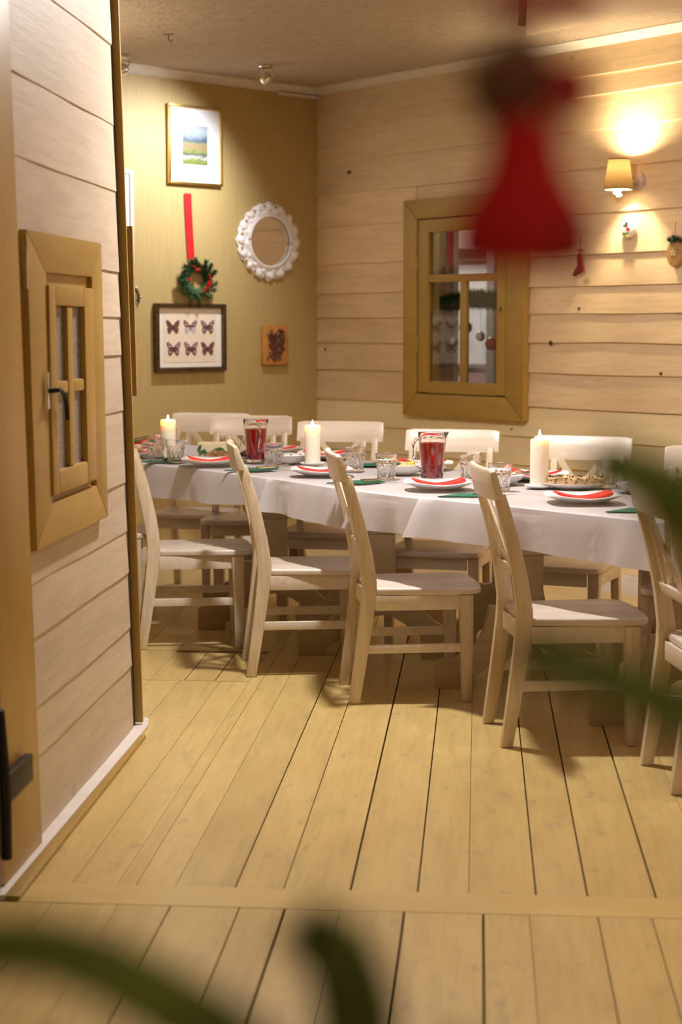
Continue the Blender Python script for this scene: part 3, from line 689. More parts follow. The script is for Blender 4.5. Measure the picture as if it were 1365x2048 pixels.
chairs = [
 (*chair_at(.103, 5.785, 9.5), 'whitewashed chair standing nearest in full view, partly behind blurred green needles'),
 (*chair_at(-.455, 6.425, 10.5), 'whitewashed chair facing right, third from the partition on the near side'),
 (*chair_at(-.905, 6.90, 10.5), 'whitewashed chair facing right, second from the partition on the near side'),
 (*chair_at(-1.458, 7.46, 11.0), 'whitewashed chair facing right, right beside the end of the left partition'),
 (*chair_at(.605, 5.225, 9.0), 'whitewashed chair cut by the right edge of the picture on the near side'),
 (*chair_at(-2.02, 8.02, 11.0), 'whitewashed chair almost hidden behind the left partition'),
 (*front_at(-1.53, 8.93, -98), 'whitewashed chair behind the leftmost candle, farthest from the camera'),
 (*front_at(-1.18, 8.66, -88), 'whitewashed chair behind the farther red pitcher'),
 (*front_at(-.74, 8.15, -96), 'whitewashed chair behind the middle candle'),
 (*front_at(-.21, 7.50, -100), 'whitewashed chair behind the nearer red pitcher, left of the window corner'),
 (*front_at(.275, 7.07, -109), 'whitewashed chair behind the tallest candle at right'),
 (*front_at(.80, 6.42, -106), 'whitewashed chair on the far side cut by the right picture edge'),
]
cproto = make_chair()
for i, (p, a, lab) in enumerate(chairs):
    if i == 0: cproto.location = p; cproto.rotation_euler = (0, 0, a); cproto['label'] = lab
    else: dup(cproto, p, a, lab)

# ------------------------------------------------------------------ tableware
def make_plate():
    t = T('dinner_plate', None, 'plate', group='white dinner plates set around the table')
    bm = B(); prof = [(0, .002), (.055, .002), (.085, .006), (.115, .017), (.140, .026), (.142, .028), (.138, .029), (.112, .021), (.082, .010), (.055, .006), (0.0005, .006)]
    def fn(r, z, a):
        k = 1+.055*cos(4*a)*(-1)*min(1, r/.12); return r*k, z+.004*max(0, r-.09)/.05*(-cos(4*a))
    lathe(bm, [(max(r, .0005), z) for r, z in prof], 48, fn=fn); obj('plate_body', bm, 'porcelain', t)
    return t
def make_napkin():
    t = None; bm = B(); g = []
    for i in range(13):
        x = -.098+.196*i/12; sag = .020*(abs(x)/.098)**1.6
        g.append([(x, -.06, .009+sag), (x, .06, .009+sag), (x, .058, .0165+sag), (x, .0, .0185+sag), (x, -.058, .0165+sag)])
    loft(bm, g); return obj('red_napkin', bm, 'red_paper')
plates = [  # x, y, heading, label of plate, label of napkin
 (-1.212, 7.86, 8, 'second plate from the left on the near side, in front of the brown roast'),
 (-.655, 7.33, 8, 'plate on the near side in front of the middle candle'),
 (-.150, 6.75, 8, 'plate on the near side in front of the nearer red pitcher'),
 (.375, 6.26, 8, 'plate on the near side in front of the cake platter'),
 (-1.66, 8.33, 8, 'plate at the near left beside the partition end'),
 (-1.66, 9.06, 5, 'farthest plate at the left, left of the first candle'),
 (-1.00, 8.62, 4, 'plate on the far side between roast and farther pitcher'),
 (-.73, 8.30, 3, 'plate on the far side behind the middle candle'),
 (-.245, 7.72, -6, 'plate on the far side behind the salad bowl'),
 (.235, 7.20, -12, 'plate on the far side behind the tallest candle'),
]
pproto = make_plate(); nproto = make_napkin()
tag(nproto, None, 'napkin', 'folded red napkins lying on the plates')
for i, (x, y, a, lab) in enumerate(plates):
    if i == 0: pl, np_ = pproto, nproto
    else:
        pl = dup(pproto, (0, 0, 0), 0, ''); np_ = dup(nproto, (0, 0, 0), 0, '')
    pl.location = (x, y, ZT); np_.location = (x, y, ZT+.0035)
    pl.rotation_euler = (0, 0, radians(a)); np_.rotation_euler = (0, 0, radians(a+random.uniform(-5, 5)))
    pl['label'] = 'white '+lab; np_['label'] = ' '.join(('red napkin on '+lab).split()[:16])
# green napkins with forks and knives
def make_green():
    bm = B(); P_ = [(-.115, -.055), (.02, -.085), (.125, -.02), (.085, .055), (-.01, .05)]
    prism(bm, P_, 0, .004, 'z'); return obj('green_napkin', bm, 'green_paper')
def make_fork():
    t = T('fork', None, 'cutlery', group='forks laid on the green napkins')
    bm = B(); tube(bm, [(0, 0, .005), (.07, 0, .004), (.115, 0, .006)], [.0045, .003, .0025]); obj('fork_handle', bm, 'steel', t)
    bm = B(); prism(bm, [(.113, -.004), (.128, -.012), (.145, -.012), (.145, .012), (.128, .012), (.113, .004)], .005, .0075, 'z')
    for k in range(4): box(bm, .1445, .185, -.012+k*.0072, -.0096+k*.0072, .0052, .0072, lambda v: Vector((v.x, v.y, v.z+(v.x-.145)*.12)))
    obj('fork_head', bm, 'steel', t); return t
def make_knife():
    t = T('knife', None, 'cutlery', group='knives laid on the green napkins')
    bm = B(); tube(bm, [(0, 0, .005), (.08, 0, .005)], .0045); obj('knife_handle', bm, 'steel', t)
    bm = B(); prism(bm, [(.079, -.006), (.17, -.008), (.19, .002), (.18, .006), (.079, .005)], .004, .0055, 'z'); obj('blade', bm, 'steel', t); return t
gproto, fproto, kproto = make_green(), make_fork(), make_knife()
tag(gproto, None, 'napkin', 'green napkins beside the plates')
gn = [(-1.46, 8.07, 10, 'beside the partition end'), (-1.00, 7.62, 10, 'behind the second near chair'), (-.50, 7.02, 10, 'behind the third near chair'), (-.045, 6.50, 12, 'right of the plate before the nearer pitcher'), (.535, 6.00, 10, 'at the right front corner of the cloth'), (-.50, 7.93, 10, 'between the two middle tumblers')]
for i, (x, y, a, lab) in enumerate(gn):
    g_, f_, k_ = (gproto, fproto, kproto) if i == 0 else (dup(gproto, (0,)*3, 0, ''), dup(fproto, (0,)*3, 0, ''), dup(kproto, (0,)*3, 0, ''))
    g_.location = (x, y, ZT-.001); g_.rotation_euler = (0, 0, radians(a)); g_['label'] = 'green paper napkin lying '+lab
    f_.location = (x+.03, y-.01, ZT+.004); f_.rotation_euler = (0, 0, radians(a+38)); f_['label'] = 'steel fork on the green napkin '+lab
    k_.location = (x+.045, y-.05, ZT+.004); k_.rotation_euler = (0, 0, radians(a+30)); k_['label'] = 'steel knife on the green napkin '+lab
# tumblers
def make_tumbler():
    t = T('crystal_tumbler', None, 'glass', group='cut crystal tumblers')
    bm = B()
    def cut(r, z, a):
        if r > .036 and .012 < z < .072:
            r2 = r-.0026*abs(cos(6*a+z*75))-.0022*abs(cos(6*a-z*75)); return r2, z
        if r > .036 and z <= .012: return r-.0015*abs(cos(10*a)), z
        return r, z
    prof = [(.0005, 0), (.030, 0), (.0375, .003), (.039, .008)]+[(.039+.0045*k/9, .012+.06*k/9) for k in range(10)]+[(.044, .082), (.0455, .104), (.0450, .1055), (.0440, .1045), (.0415, .080), (.0365, .020), (.030, .014), (.0005, .013)]
    lathe(bm, prof, 72, fn=cut); obj('tumbler_body', bm, 'cutglass', t, smooth=False); return t
gl = [(-1.395, 7.99, 'front of the leftmost candle, right one of a pair'), (-1.50, 8.07, 'front of the leftmost candle, left one of a pair'), (-.918, 7.80, 'beside the farther red pitcher'), (-.532, 7.55, 'behind the top rail of the third near chair'), (-.375, 7.17, 'in front of the creamy salad bowl'), (-.03, 7.12, 'just right of the nearer red pitcher'), (.085, 6.68, 'behind the top rail of the nearest full chair'), (.505, 6.86, 'right behind the cake platter'), (-1.53, 8.42, 'behind the leftmost candle')]
pt = make_tumbler()
for i, (x, y, lab) in enumerate(gl):
    o = pt if i == 0 else dup(pt, (0,)*3, 0, '')
    o.location = (x, y, ZT); o.rotation_euler = (0, 0, i*.37); o['label'] = 'cut crystal tumbler '+lab
# pitchers
def pitcher(x, y, lab, hang):
    t = T('glass_pitcher', lab, 'pitcher', (x, y, ZT), hang, 'glass pitchers of red drink')
    def lip(r, z, a):
        if z > .165: k = max(0, cos(a))**24; return r+.016*k*(z-.165)/.03, z
        return r, z
    bm = B(); lathe(bm, [(.0005, 0), (.040, 0), (.044, .004), (.045, .012), (.0475, .06), (.052, .12), (.0565, .170), (.0585, .197), (.0580, .199), (.0565, .197), (.0540, .168), (.0498, .12), (.0450, .06), (.0425, .020), (.040, .015), (.0005, .014)], 48, fn=lip); obj('pitcher_body', bm, 'glass', t)
    bm = B(); lathe(bm, [(.0005, .0145), (.039, .0155), (.0418, .021), (.0443, .06), (.0490, .12), (.0517, .155), (.0005, .155)], 40); obj('red_drink', bm, 'drink', t, label='clear red fruit drink filling the pitcher')
    bm = B(); tube(bm, [(-.052, 0, .175), (-.075, 0, .172), (-.088, 0, .15), (-.086, 0, .10), (-.070, 0, .065), (-.047, 0, .055)], .0065); obj('handle', bm, 'glass', t)
    bm = B()
    for k in range(34):
        a = random.uniform(0, 2*pi); r_ = .0405; z = random.uniform(.018, .05)+(.02 if random.random() < .2 else 0)
        blob(bm, (r_*cos(a), r_*sin(a), z), random.uniform(.004, .007), 1)
    obj('steeped_fruit', bm, 'fruit', t, kind='stuff')
pitcher(-1.025, 8.03, 'tall glass pitcher of red drink, farther one before the second far chair', radians(110))
pitcher(-.185, 7.10, 'tall glass pitcher of red drink, nearer one before the window wall', radians(30))
# candles
def candle(x, y, h, lab, tall):
    t = T('pillar_candle', lab, 'candle', (x, y, ZT), 0, 'lit white pillar candles')
    bm = B(); lathe(bm, [(.0005, .004), (.045, .004), (.056, .011), (.058, .013), (.056, .014), (.044, .0075), (.0005, .0075)], 40); obj('saucer', bm, 'porcelain', t)
    bm = B(); dip = 0.006 if tall else 0.020
    lathe(bm, [(.0005, .008), (.0355, .008), (.036, .012), (.0362, h-.012), (.0345, h-.002), (.0315, h), (.026, h-.003), (.018, h-dip), (.0005, h-dip-.002)], 48); obj('wax', bm, 'wax', t)
    bm = B(); tube(bm, [(0, 0, h-dip-.004), (.001, 0, h-dip+.010)], .0012, 6); obj('wick', bm, 'iron', t)
    fz = h-dip+.006
    bm = B(); lathe(bm, [(.0003, 0), (.0045, .004), (.0065, .010), (.0055, .018), (.0030, .027), (.0004, .036)], 16, (0, 0, fz)); obj('flame', bm, 'flame', t)
candle(-1.455, 8.14, .190, 'lit white pillar candle, leftmost, in front of the farthest chair', False)
candle(-.745, 7.86, .182, 'lit white pillar candle in the middle of the table', False)
candle(.238, 6.80, .192, 'tallest lit white pillar candle with visible flame at right', True)
# dishes with food
def bowl(t, r, h, mat='porcelain', sx=1.0, name='bowl'):
    bm = B(); lathe(bm, [(.0005, 0), (r*.5, 0), (r*.6, .004), (r*.85, h*.55), (r, h), (r*1.0, h+.002), (r*.97, h+.001), (r*.8, h*.6), (r*.55, .008), (.0005, .007)], 40)
    for v in bm.verts: v.co.x *= sx
    return obj(name, bm, mat, t)
t = T('salad_bowl', 'white bowl of creamy salad between tumbler and nearer red pitcher', 'bowl', (-.325, 7.42, ZT)); bowl(t, .105, .040)
t2_ = T('creamy_salad', 'creamy orange salad heaped in the white bowl beside the pitcher', 'food', (-.325, 7.42, ZT+.018))
bm = B(); blob(bm, (0, 0, .008), .078, 3, .25, (1, 1, .33), 3); obj('salad_heap', bm, 'salad', t2_)
for k in range(6):
    a = k*1.05+.3; bm = B(); blob(bm, (.05*cos(a), .05*sin(a), .030), .012, 2, .4, (1, 1, .6), k); obj('garnish', bm, ('yellow', 'black_food', 'yellow', 'mat', 'leaf', 'yellow')[k], t2_)
t = T('herring_bowl', 'white bowl of pale herring with dark bits left of the middle candle', 'bowl', (-.865, 8.02, ZT)); bowl(t, .095, .036)
t2_ = T('herring_salad', 'pale herring salad with dark bits in the bowl left of middle candle', 'food', (-.865, 8.02, ZT+.016))
bm = B(); blob(bm, (0, 0, .006), .072, 3, .2, (1, 1, .3), 5); obj('salad_heap', bm, 'porcelain', t2_)
for k in range(9):
    a = k*.7; bm = B(); blob(bm, ((.02+.004*k)*cos(a)*1.3, (.02+.004*k)*sin(a)*1.3, .0255), .006, 1, .3, (1.3, 1, .5), k); obj('garnish', bm, 'black_food' if k % 3 else 'leaf', t2_)
t = T('cutlery_bowl', 'white bowl with serving cutlery behind the nearest full chair', 'bowl', (.09, 6.99, ZT)); bowl(t, .10, .036)
for k in range(3):
    t2_ = T('serving_spoon', ('serving spoon leaning left in the white cutlery bowl', 'serving spoon leaning right in the white cutlery bowl', 'serving spoon lying across the white cutlery bowl')[k], 'cutlery', (.09, 6.99, ZT+.030), radians(-20+35*k))
    bm = B(); tube(bm, [(.02, 0, .0), (.07, 0, .010), (.125, 0, .018)], [.003, .003, .005]); blob(bm, (-.01, 0, .0), .02, 2, 0, (1.3, .8, .35)); obj('spoon_body', bm, 'steel', t2_)
t = T('cake_platter', 'oval white platter under the raisin cake', 'platter', (.375, 6.80, ZT)); bowl(t, .098, .022, sx=1.32, name='platter_body')
t2_ = T('raisin_cake', 'sliced golden raisin cake lying on the oval white platter', 'cake', (.375, 6.80, ZT+.010), radians(-4))
for k in range(6):
    bm = B(); x = -.095+.038*k; box(bm, x-.020, x+.016, -.045, .045, .004, .034+.004*sin(k*2.1), lambda v: Vector((v.x+(v.z*.3), v.y, v.z)))
    bmesh.ops.subdivide_edges(bm, edges=bm.edges[:], cuts=3, use_grid_fill=True)
    for v in bm.verts: v.co += Vector((noise.noise(v.co*60), noise.noise(v.co*60+Vector((5, 0, 0))), noise.noise(v.co*45+Vector((0, 9, 0)))))*.006
    s_ = obj('cake_slice', bm, 'cake', t2_)
    bm = B()
    for q in range(3): blob(bm, (x+random.uniform(-.018, .018), -.045+random.uniform(-.003,.003), random.uniform(.010, .034)), .0035, 1)
    for q in range(4): blob(bm, (x+random.uniform(-.01, .012), random.uniform(-.03, .03), .038), .004, 1)
    obj('raisins', bm, 'raisin', s_, kind='stuff')
t = T('roast_platter', 'white platter under the brown roast left of the second near chair', 'platter', (-1.17, 8.13, ZT)); bowl(t, .10, .020, sx=1.15, name='platter_body')
t2_ = T('browned_roast', 'chopped browned roast heaped on the left white platter', 'food', (-1.17, 8.13, ZT+.008))
bm = B()
for k in range(70): blob(bm, (random.uniform(-.10, .10), random.uniform(-.05, .05), random.uniform(.006, .030)), random.uniform(.009, .015), 1, .6, (1.2, 1, .8), k)
obj('roast_pieces', bm, 'stuffing', t2_, kind='stuff')
t = T('painted_dish', 'square cream dish painted with green leaves behind the brown roast', 'dish', (-1.27, 8.36, ZT), radians(6))
bm = B(); box(bm, -.072, .072, -.06, .06, 0, .070, lambda v: Vector((v.x*(1+v.z*1.2), v.y*(1+v.z*1.2), v.z))); obj('dish_body', bm, 'cream', t, bev=.006)
for k, (x, z, a) in enumerate(((-.055, .028, .5), (-.035, .020, 2.4), (.020, .040, .3), (.048, .030, 2.2), (-.068, .045, 1.2), (.0, .022, 1.4))):
    bm = B(); P_ = [(x+(.020*cos(q))*cos(a)-(.008*sin(q))*sin(a), z+(.020*cos(q))*sin(a)+.008*sin(q)*cos(a)) for q in [2*pi*j/10 for j in range(10)]]
    prism(bm, P_, -.0685, -.0600); obj('painted_leaf', bm, 'leaf', t)
t2_ = T('serving_spoon', 'serving spoon standing up beside the painted cream dish', 'cutlery', (-1.165, 8.40, ZT), 0)
bm = B(); tube(bm, [(0, 0, .004), (.02, 0, .06), (.045, 0, .115)], [.004, .003, .006]); obj('spoon_body', bm, 'steel', t2_)
t = T('greens_bowl', 'white bowl of green salad at the right behind the blurred branch', 'bowl', (.63, 6.65, ZT)); bowl(t, .11, .034)
t2_ = T('green_salad', 'green leaf salad in the white bowl at the right', 'food', (.63, 6.65, ZT+.014))
for k in range(14):
    bm = B(); a = k*2.4; r_ = .012+.0045*k; blob(bm, (r_*cos(a), r_*sin(a), .012+.008*sin(k)), .022, 1, .9, (1.2, .8, .45), k); obj('salad_leaf', bm, 'leaf', t2_)
t = T('fruit_cup', 'small glass cup with orange slice and red bow left of the candle', 'cup', (-1.63, 8.03+.25, ZT)); bm = B(); lathe(bm, [(.0005, 0), (.025, 0), (.012, .008), (.028, .03), (.036, .055), (.034, .055), (.026, .032), (.0005, .026)], 24); obj('cup_body', bm, 'glass', t)
t2_ = T('orange_slice', 'orange slice sitting in the small glass cup', 'food', (-1.63, 8.28, ZT+.052)); bm = B(); blob(bm, (0, 0, 0), .026, 2, .1, (1, 1, .8)); obj('slice', bm, 'salad', t2_)
bm = B(); blob(bm, (-.0, -.004, .022), .018, 2, .3, (1.5, 1, .6)); obj('red_garnish', bm, 'red_paper', t2_)
t2_ = T('herb_sprig', 'dark green herb sprig standing out of the small cup', 'herb', (-1.63, 8.26, ZT+.075))
bm = B(); sp_ = [(-.03, 0, 0), (-.01, 0, .006), (.02, 0, .012), (.05, 0, .022)]; tube(bm, sp_, .0012, 5); obj('stem', bm, 'stem', t2_)
bm = B()
for k in range(10):
    f = k/9; x = -.03+.08*f; z = .004+.018*f
    for s in (-1, 1): blob(bm, (x+.004, s*.004, z+s*.006), .006, 1, 0, (1.2, .5, .6))
obj('leaves', bm, 'leaf', t2_, kind='stuff')

# ------------------------------------------------------------------ things on the back wall (local x = -s)
def BT(name, lab, cat, s, z, d=0, group=None): return T(name, lab, cat, Bw(s, d, z), BA, group)
def frame(t, w, h, bw, dep, mat, bev=.004):
    mitred(t, 'frame_side', -w/2, w/2, -h/2, h/2, bw, bw, bw, bw, -dep, -.002, mat, bev, g=.0003)
t = BT('landscape_picture', 'gold framed watercolour landscape with wide white mount, high on the wall', 'picture', 1.030, 2.478)
t.rotation_euler = (0, radians(-.0), BA)
frame(t, .415, .465, .017, .028, 'gold', .004)
bm = B(); box(bm, -.193, .193, -.014, -.004, -.218, .218); obj('mount', bm, 'mat', t, smooth=False)
bm = B(); box(bm, -.097, .097, -.0155, -.014, -.112, .118); obj('watercolour', bm, 'watercolour', t, smooth=False)
t = BT('butterfly_picture', 'dark bronze framed print of six butterflies, low on the wall', 'picture', 1.082, 1.340)
frame(t, .545, .405, .026, .038, 'bronze', .006)
bm = B(); box(bm, -.248, .248, -.014, -.004, -.178, .178); obj('mount', bm, 'printmat', t, smooth=False)
bm = B(); box(bm, -.205, .205, -.0155, -.014, -.148, .140); obj('print_sheet', bm, 'print', t, smooth=False)
def butterfly(cx, cz, kind):
    o = None
    upper = [(.004, .008), (.018, .028), (.040, .042), (.052, .040), (.050, .022), (.042, .004), (.020, -.002), (.004, 0)]
    lower = [(.004, 0), (.020, -.003), (.040, .0), (.046, -.014), (.040, -.034), (.026, -.042), (.012, -.028), (.004, -.012)]
    bm = B()
    for s in (-1, 1): prism(bm, [(cx+s*x, cz+z) for x, z in upper], -.0172, -.0156)
    o = obj('butterfly', bm, 'wing', t, smooth=False)
    bm = B()
    for s in (-1, 1): prism(bm, [(cx+s*x*.96, cz+z) for x, z in lower], -.0170, -.0156)
    obj('lower_wings', bm, 'wing_pale' if kind == 1 else 'wing', o, smooth=False)
    if kind:
        bm = B()
        for s in (-1, 1):
            for dx, dz, r_ in ((.036, .030, .006), (.026, .016, .007), (.038, .014, .005), (.028, -.018, .008)):
                prism(bm, [(cx+s*dx+r_*cos(q), cz+dz+r_*.8*sin(q)) for q in [2*pi*j/8 for j in range(8)]], -.0176, -.0172)
        obj('wing_spots', bm, 'wing_pale', o, smooth=False, kind='stuff')
    bm = B(); prism(bm, [(cx-.003, cz-.02), (cx+.003, cz-.02), (cx+.003, cz+.014), (cx-.003, cz+.014)], -.0178, -.0158); obj('body', bm, 'ink', o, smooth=False)
for i, (sx, cz, kd) in enumerate(((-.132, .062, 0), (.002, .062, 1), (.137, .062, 2), (-.128, -.068, 2), (.006, -.068, 2), (.137, -.068, 0))): butterfly(sx, cz, kd)
# oval mirror
t = BT('oval_mirror', 'white carved openwork oval mirror on the wallpapered wall', 'mirror', .437, 1.933)
bm = B(); seg = 120
prof = [(.0, -.002), (.0, -.020), (.10, -.030), (.22, -.020), (.40, -.026), (.62, -.022), (.82, -.018), (1.0, -.010), (1.0, -.002)]
rings = []
for f, y in prof:
    ring = []
    for i in range(seg):
        a = 2*pi*i/seg
        sc_ = .90+.055*abs(cos(8*a))**.6+.035*cos(24*a)*.5+(.02*cos(4*a))
        ri = (.178, .166); ro = (.272*sc_, .250*sc_)
        yy = y+(.006*sin(16*a+f*9)*(1 if .2 < f < .98 else 0))
        ring.append(((ri[0]+(ro[0]-ri[0])*f)*cos(a), yy, (ri[1]+(ro[1]-ri[1])*f)*sin(a)))
    rings.append(ring)
loft(bm, rings, caps=False); obj('carved_frame', bm, 'whitegloss', t)
for k in range(16):
    a = 2*pi*(k+.5)/16; cx, cz = .238*cos(a), .218*sin(a)
    bm = B(); P_ = [(cx+.010*cos(q)*cos(a+.5)-.005*sin(q)*sin(a+.5), cz+.010*cos(q)*sin(a+.5)+.005*sin(q)*cos(a+.5)) for q in [2*pi*j/10 for j in range(10)]]
    prism(bm, P_, -.0325, -.020); obj('pierced_hole', bm, 'wallpaper', t)
    a = 2*pi*k/16; bm = B(); blob(bm, (.232*cos(a), -.020, .213*sin(a)), .020, 2, .5, (1.15, .7, 1.15), k); obj('carved_scroll', bm, 'whitegloss', t)
    bm = B(); a += .12; blob(bm, (.200*cos(a), -.022, .186*sin(a)), .012, 2, .5, (1.1, .8, 1.1), k+20); obj('carved_leaf', bm, 'whitegloss', t)
bm = B(); prism(bm, [(.180*cos(2*pi*i/64), .168*sin(2*pi*i/64)) for i in range(64)], -.012, -.004); obj('mirror_glass', bm, 'mirror', t, smooth=False)
bm = B(); tube(bm, [(.172*cos(2*pi*i/64), -.026, .160*sin(2*pi*i/64)) for i in range(65)], .009, 8); obj('inner_rim', bm, 'whitegloss', t)
# orange plaque
t = BT('wooden_plaque', 'small orange wooden plaque with dark relief carving', 'plaque', .397, 1.290)
bm = B(); box(bm, -.106, .106, -.030, -.002, -.124, .124); obj('plaque_board', bm, 'orange_wood', t, bev=.008)
bm = B(); random.seed(3)
for k in range(95):
    x = random.uniform(-.058, .058); z = random.uniform(-.088, .088); tube(bm, [(x, -.030, z), (x+random.uniform(-.02, .02), -.035, z+random.uniform(-.022, .022)), (x+random.uniform(-.028, .028), -.031, z+random.uniform(-.03, .03))], random.uniform(.003, .007), 6)
obj('relief_carving', bm, 'carving', t, kind='stuff')
# wreath on a ribbon
t = BT('fir_wreath', 'small green fir wreath with red berries hanging below the red ribbon', 'wreath', 1.043, 1.685)
ring = [(.085*cos(2*pi*i/24), -.035, .075*sin(2*pi*i/24)) for i in range(25)]
bm = B(); tube(bm, ring, .010, 8); obj('wreath_ring', bm, 'stem', t)
bm = B(); needles(bm, ring, 2600, .045, 1.0, .0026, .9)
for k in range(14):
    a = k*.45+random.uniform(-.1, .1); p = (.085*cos(a), -.04, .075*sin(a)); q = (p[0]+.062*cos(a+.75), -.055, p[2]+.055*sin(a+.75)); needles(bm, [p, q], 170, .030, .9, .0022, .9)
for v in bm.verts: v.co.y = min(v.co.y, -.004)
obj('needles', bm, 'leaf', t, kind='stuff', smooth=False)
for k in range(22):
    a = random.choice((random.uniform(-1.6, .6), random.uniform(1.7, 2.2), random.uniform(2.9, 3.6), random.uniform(-1.2, .2))); bm = B(); blob(bm, (.082*cos(a)+random.uniform(-.02, .02), -.062, .074*sin(a)+random.uniform(-.02, .02)), .0085, 1); obj('berry', bm, 'berry', t)
t = BT('red_ribbon', 'long red ribbon with bow hanging above the fir wreath', 'ribbon', 1.078, 1.76)
bm = B(); loft(bm, [[(x-.025, -.006, z), (x+.025, -.006, z), (x+.027, -.009, z), (x-.027, -.009, z)] for x, z in ((-.005, .435), (-.003, .35), (.006, .2), (.014, .08), (.024, .0))]); obj('ribbon_band', bm, 'red_ribbon', t)
bm = B(); blob(bm, (-.012, -.03, 0), .028, 2, .3, (1.5, .5, .7)); blob(bm, (.055, -.03, .0), .026, 2, .3, (1.4, .5, .7)); blob(bm, (.022, -.036, 0), .013, 2); obj('bow', bm, 'red_ribbon', t)
# partly hidden frame and round ornament
t = BT('white_frame', 'white framed picture mostly hidden behind the left partition', 'picture', 1.68, 2.03)
frame(t, .36, .55, .022, .022, 'white', .003)
bm = B(); box(bm, -.16, .16, -.012, -.004, -.255, .255); obj('mount', bm, 'mat', t, smooth=False)
t = BT('round_ornament', 'round silver brown ornament peeking out beside the oak board', 'ornament', 1.535, 1.575)
bm = B()
for k in range(26):
    a = 2*pi*k/26; blob(bm, (.062*cos(a), -.022, .062*sin(a)), .013, 1, .6, (1, .8, 1), k)
obj('cone_ring', bm, 'bronze', t)
for k in range(6):
    bm = B(); a = k*1.05; blob(bm, (.066*cos(a), -.034, .066*sin(a)), .010, 2); obj('silver_ball', bm, 'bauble_silver', t)
# ceiling spotlights
for i, (x, y, lab) in enumerate(((-1.234, 10.204, 'chrome ceiling spotlight near the corner above the mirror'), (-1.985, 9.773, 'chrome ceiling spotlight half hidden by the left partition'))):
    t = T('ceiling_spotlight', lab, 'spotlight', (x, y, H), 0, 'chrome ceiling spotlights')
    bm = B(); lathe(bm, [(.0005, 0), (.045, 0), (.045, -.010), (.040, -.016), (.0005, -.016)], 24); obj('mounting_plate', bm, 'chrome', t)
    for s in (-1, 1):
        bm = B(); tube(bm, [(s*.036, 0, -.012), (s*.042, 0, -.045), (s*.030, 0, -.070)], .004); obj('bracket', bm, 'chrome', t)
    bm = B(); blob(bm, (0, 0, -.075), .037, 3); obj('lamp_head', bm, 'chrome', t)
t = T('ceiling_hook', 'small dark metal hook in the plaster ceiling above the landscape', 'hook', (-1.604, 9.104, H))
bm = B(); tube(bm, [(0, 0, 0), (0, 0, -.03), (.012, 0, -.042), (.020, 0, -.028)], .003); box(bm, -.03, .03, -.004, .004, -.004, 0); obj('hook_body', bm, 'bronze', t)

# ------------------------------------------------------------------ things on the right wall
LS = Rw(2.75, -.14, 0)
t = T('wall_lamp', 'wall lamp with pleated golden shade and round backplate', 'lamp', (LS[0], LS[1], 2.10), RA)
bm = B(); k = 90; rings = []
for f in (0, .03, .5, .97, 1):
    z = .155*f; r0 = .074+(.052-.074)*f
    rings.append([((r0+(.0014 if i % 2 else -.0010))*cos(2*pi*i/k), (r0+(.0014 if i % 2 else -.0010))*sin(2*pi*i/k), z) for i in range(k)])
loft(bm, rings, caps=False); obj('shade', bm, 'shade', t, smooth=False)
for z, r0 in ((.002, .0745), (.153, .0525)):
    bm = B(); tube(bm, [(r0*cos(2*pi*i/40), r0*sin(2*pi*i/40), z) for i in range(41)], .0028, 6); obj('shade_rim', bm, 'lamprim', t)
bm = B(); tube(bm, [(.02, .138, .048), (.02, .09, .048), (.012, .03, .020), (0, 0, -.012)], .008); obj('arm', bm, 'lampmetal', t)
bm = B(); lathe(bm, [(.0005, 0), (.046, 0), (.047, .006), (.040, .020), (.020, .030), (.0005, .032)], 32)
for v in bm.verts: v.co = Vector((v.co.x+.02, .138-v.co.z, v.co.y+.048))
obj('backplate', bm, 'lampmetal', t)
bm = B(); lathe(bm, [(.0005, -.040), (.012, -.038), (.014, -.020), (.010, -.008), (.0005, -.006)], 20); obj('socket', bm, 'whitegloss', t)
bm = B(); tube(bm, [(.028*cos(q)*(.4+.6*(q/6)), .028*sin(q)*(.4+.6*(q/6)), -.030+.004*q) for q in [i*.35 for i in range(18)]], .005); obj('spiral_tube', bm, 'tube', t)
bm = B(); blob(bm, (0, 0, .045), .016, 2); obj('bulb', bm, 'bulb', t)
light('wall_lamp_and_fill_light', 'POINT', (LS[0], LS[1], 2.212), 52, (1.0, 0.80, 0.50), 0.03)
# round glass cabochon
t = T('glass_roundel', 'round glass ornament with painted figure hanging below the wall lamp', 'ornament', Rw(2.722, -.028, 1.907), RA)
bm = B(); lathe(bm, [(.0005, -.002), (.046, -.002), (.049, .004), (.046, .010), (.035, .018), (.0005, .022)], 32)
for v in bm.verts: v.co = Vector((v.co.x, -v.co.z, v.co.y))
obj('roundel_body', bm, 'porcelain', t)
for (x, z, a, b_, mt) in ((.0, .022, .012, .016, 'ink'), (-.014, .018, .010, .005, 'leaf'), (.012, -.002, .013, .008, 'berry'), (-.004, -.026, .026, .007, 'leaf'), (.012, -.034, .012, .005, 'yellow')):
    bm = B(); prism(bm, [(x+a*cos(2*pi*j/12), z+b_*sin(2*pi*j/12)) for j in range(12)], -.0225, -.012); obj('painted_figure', bm, mt, t)
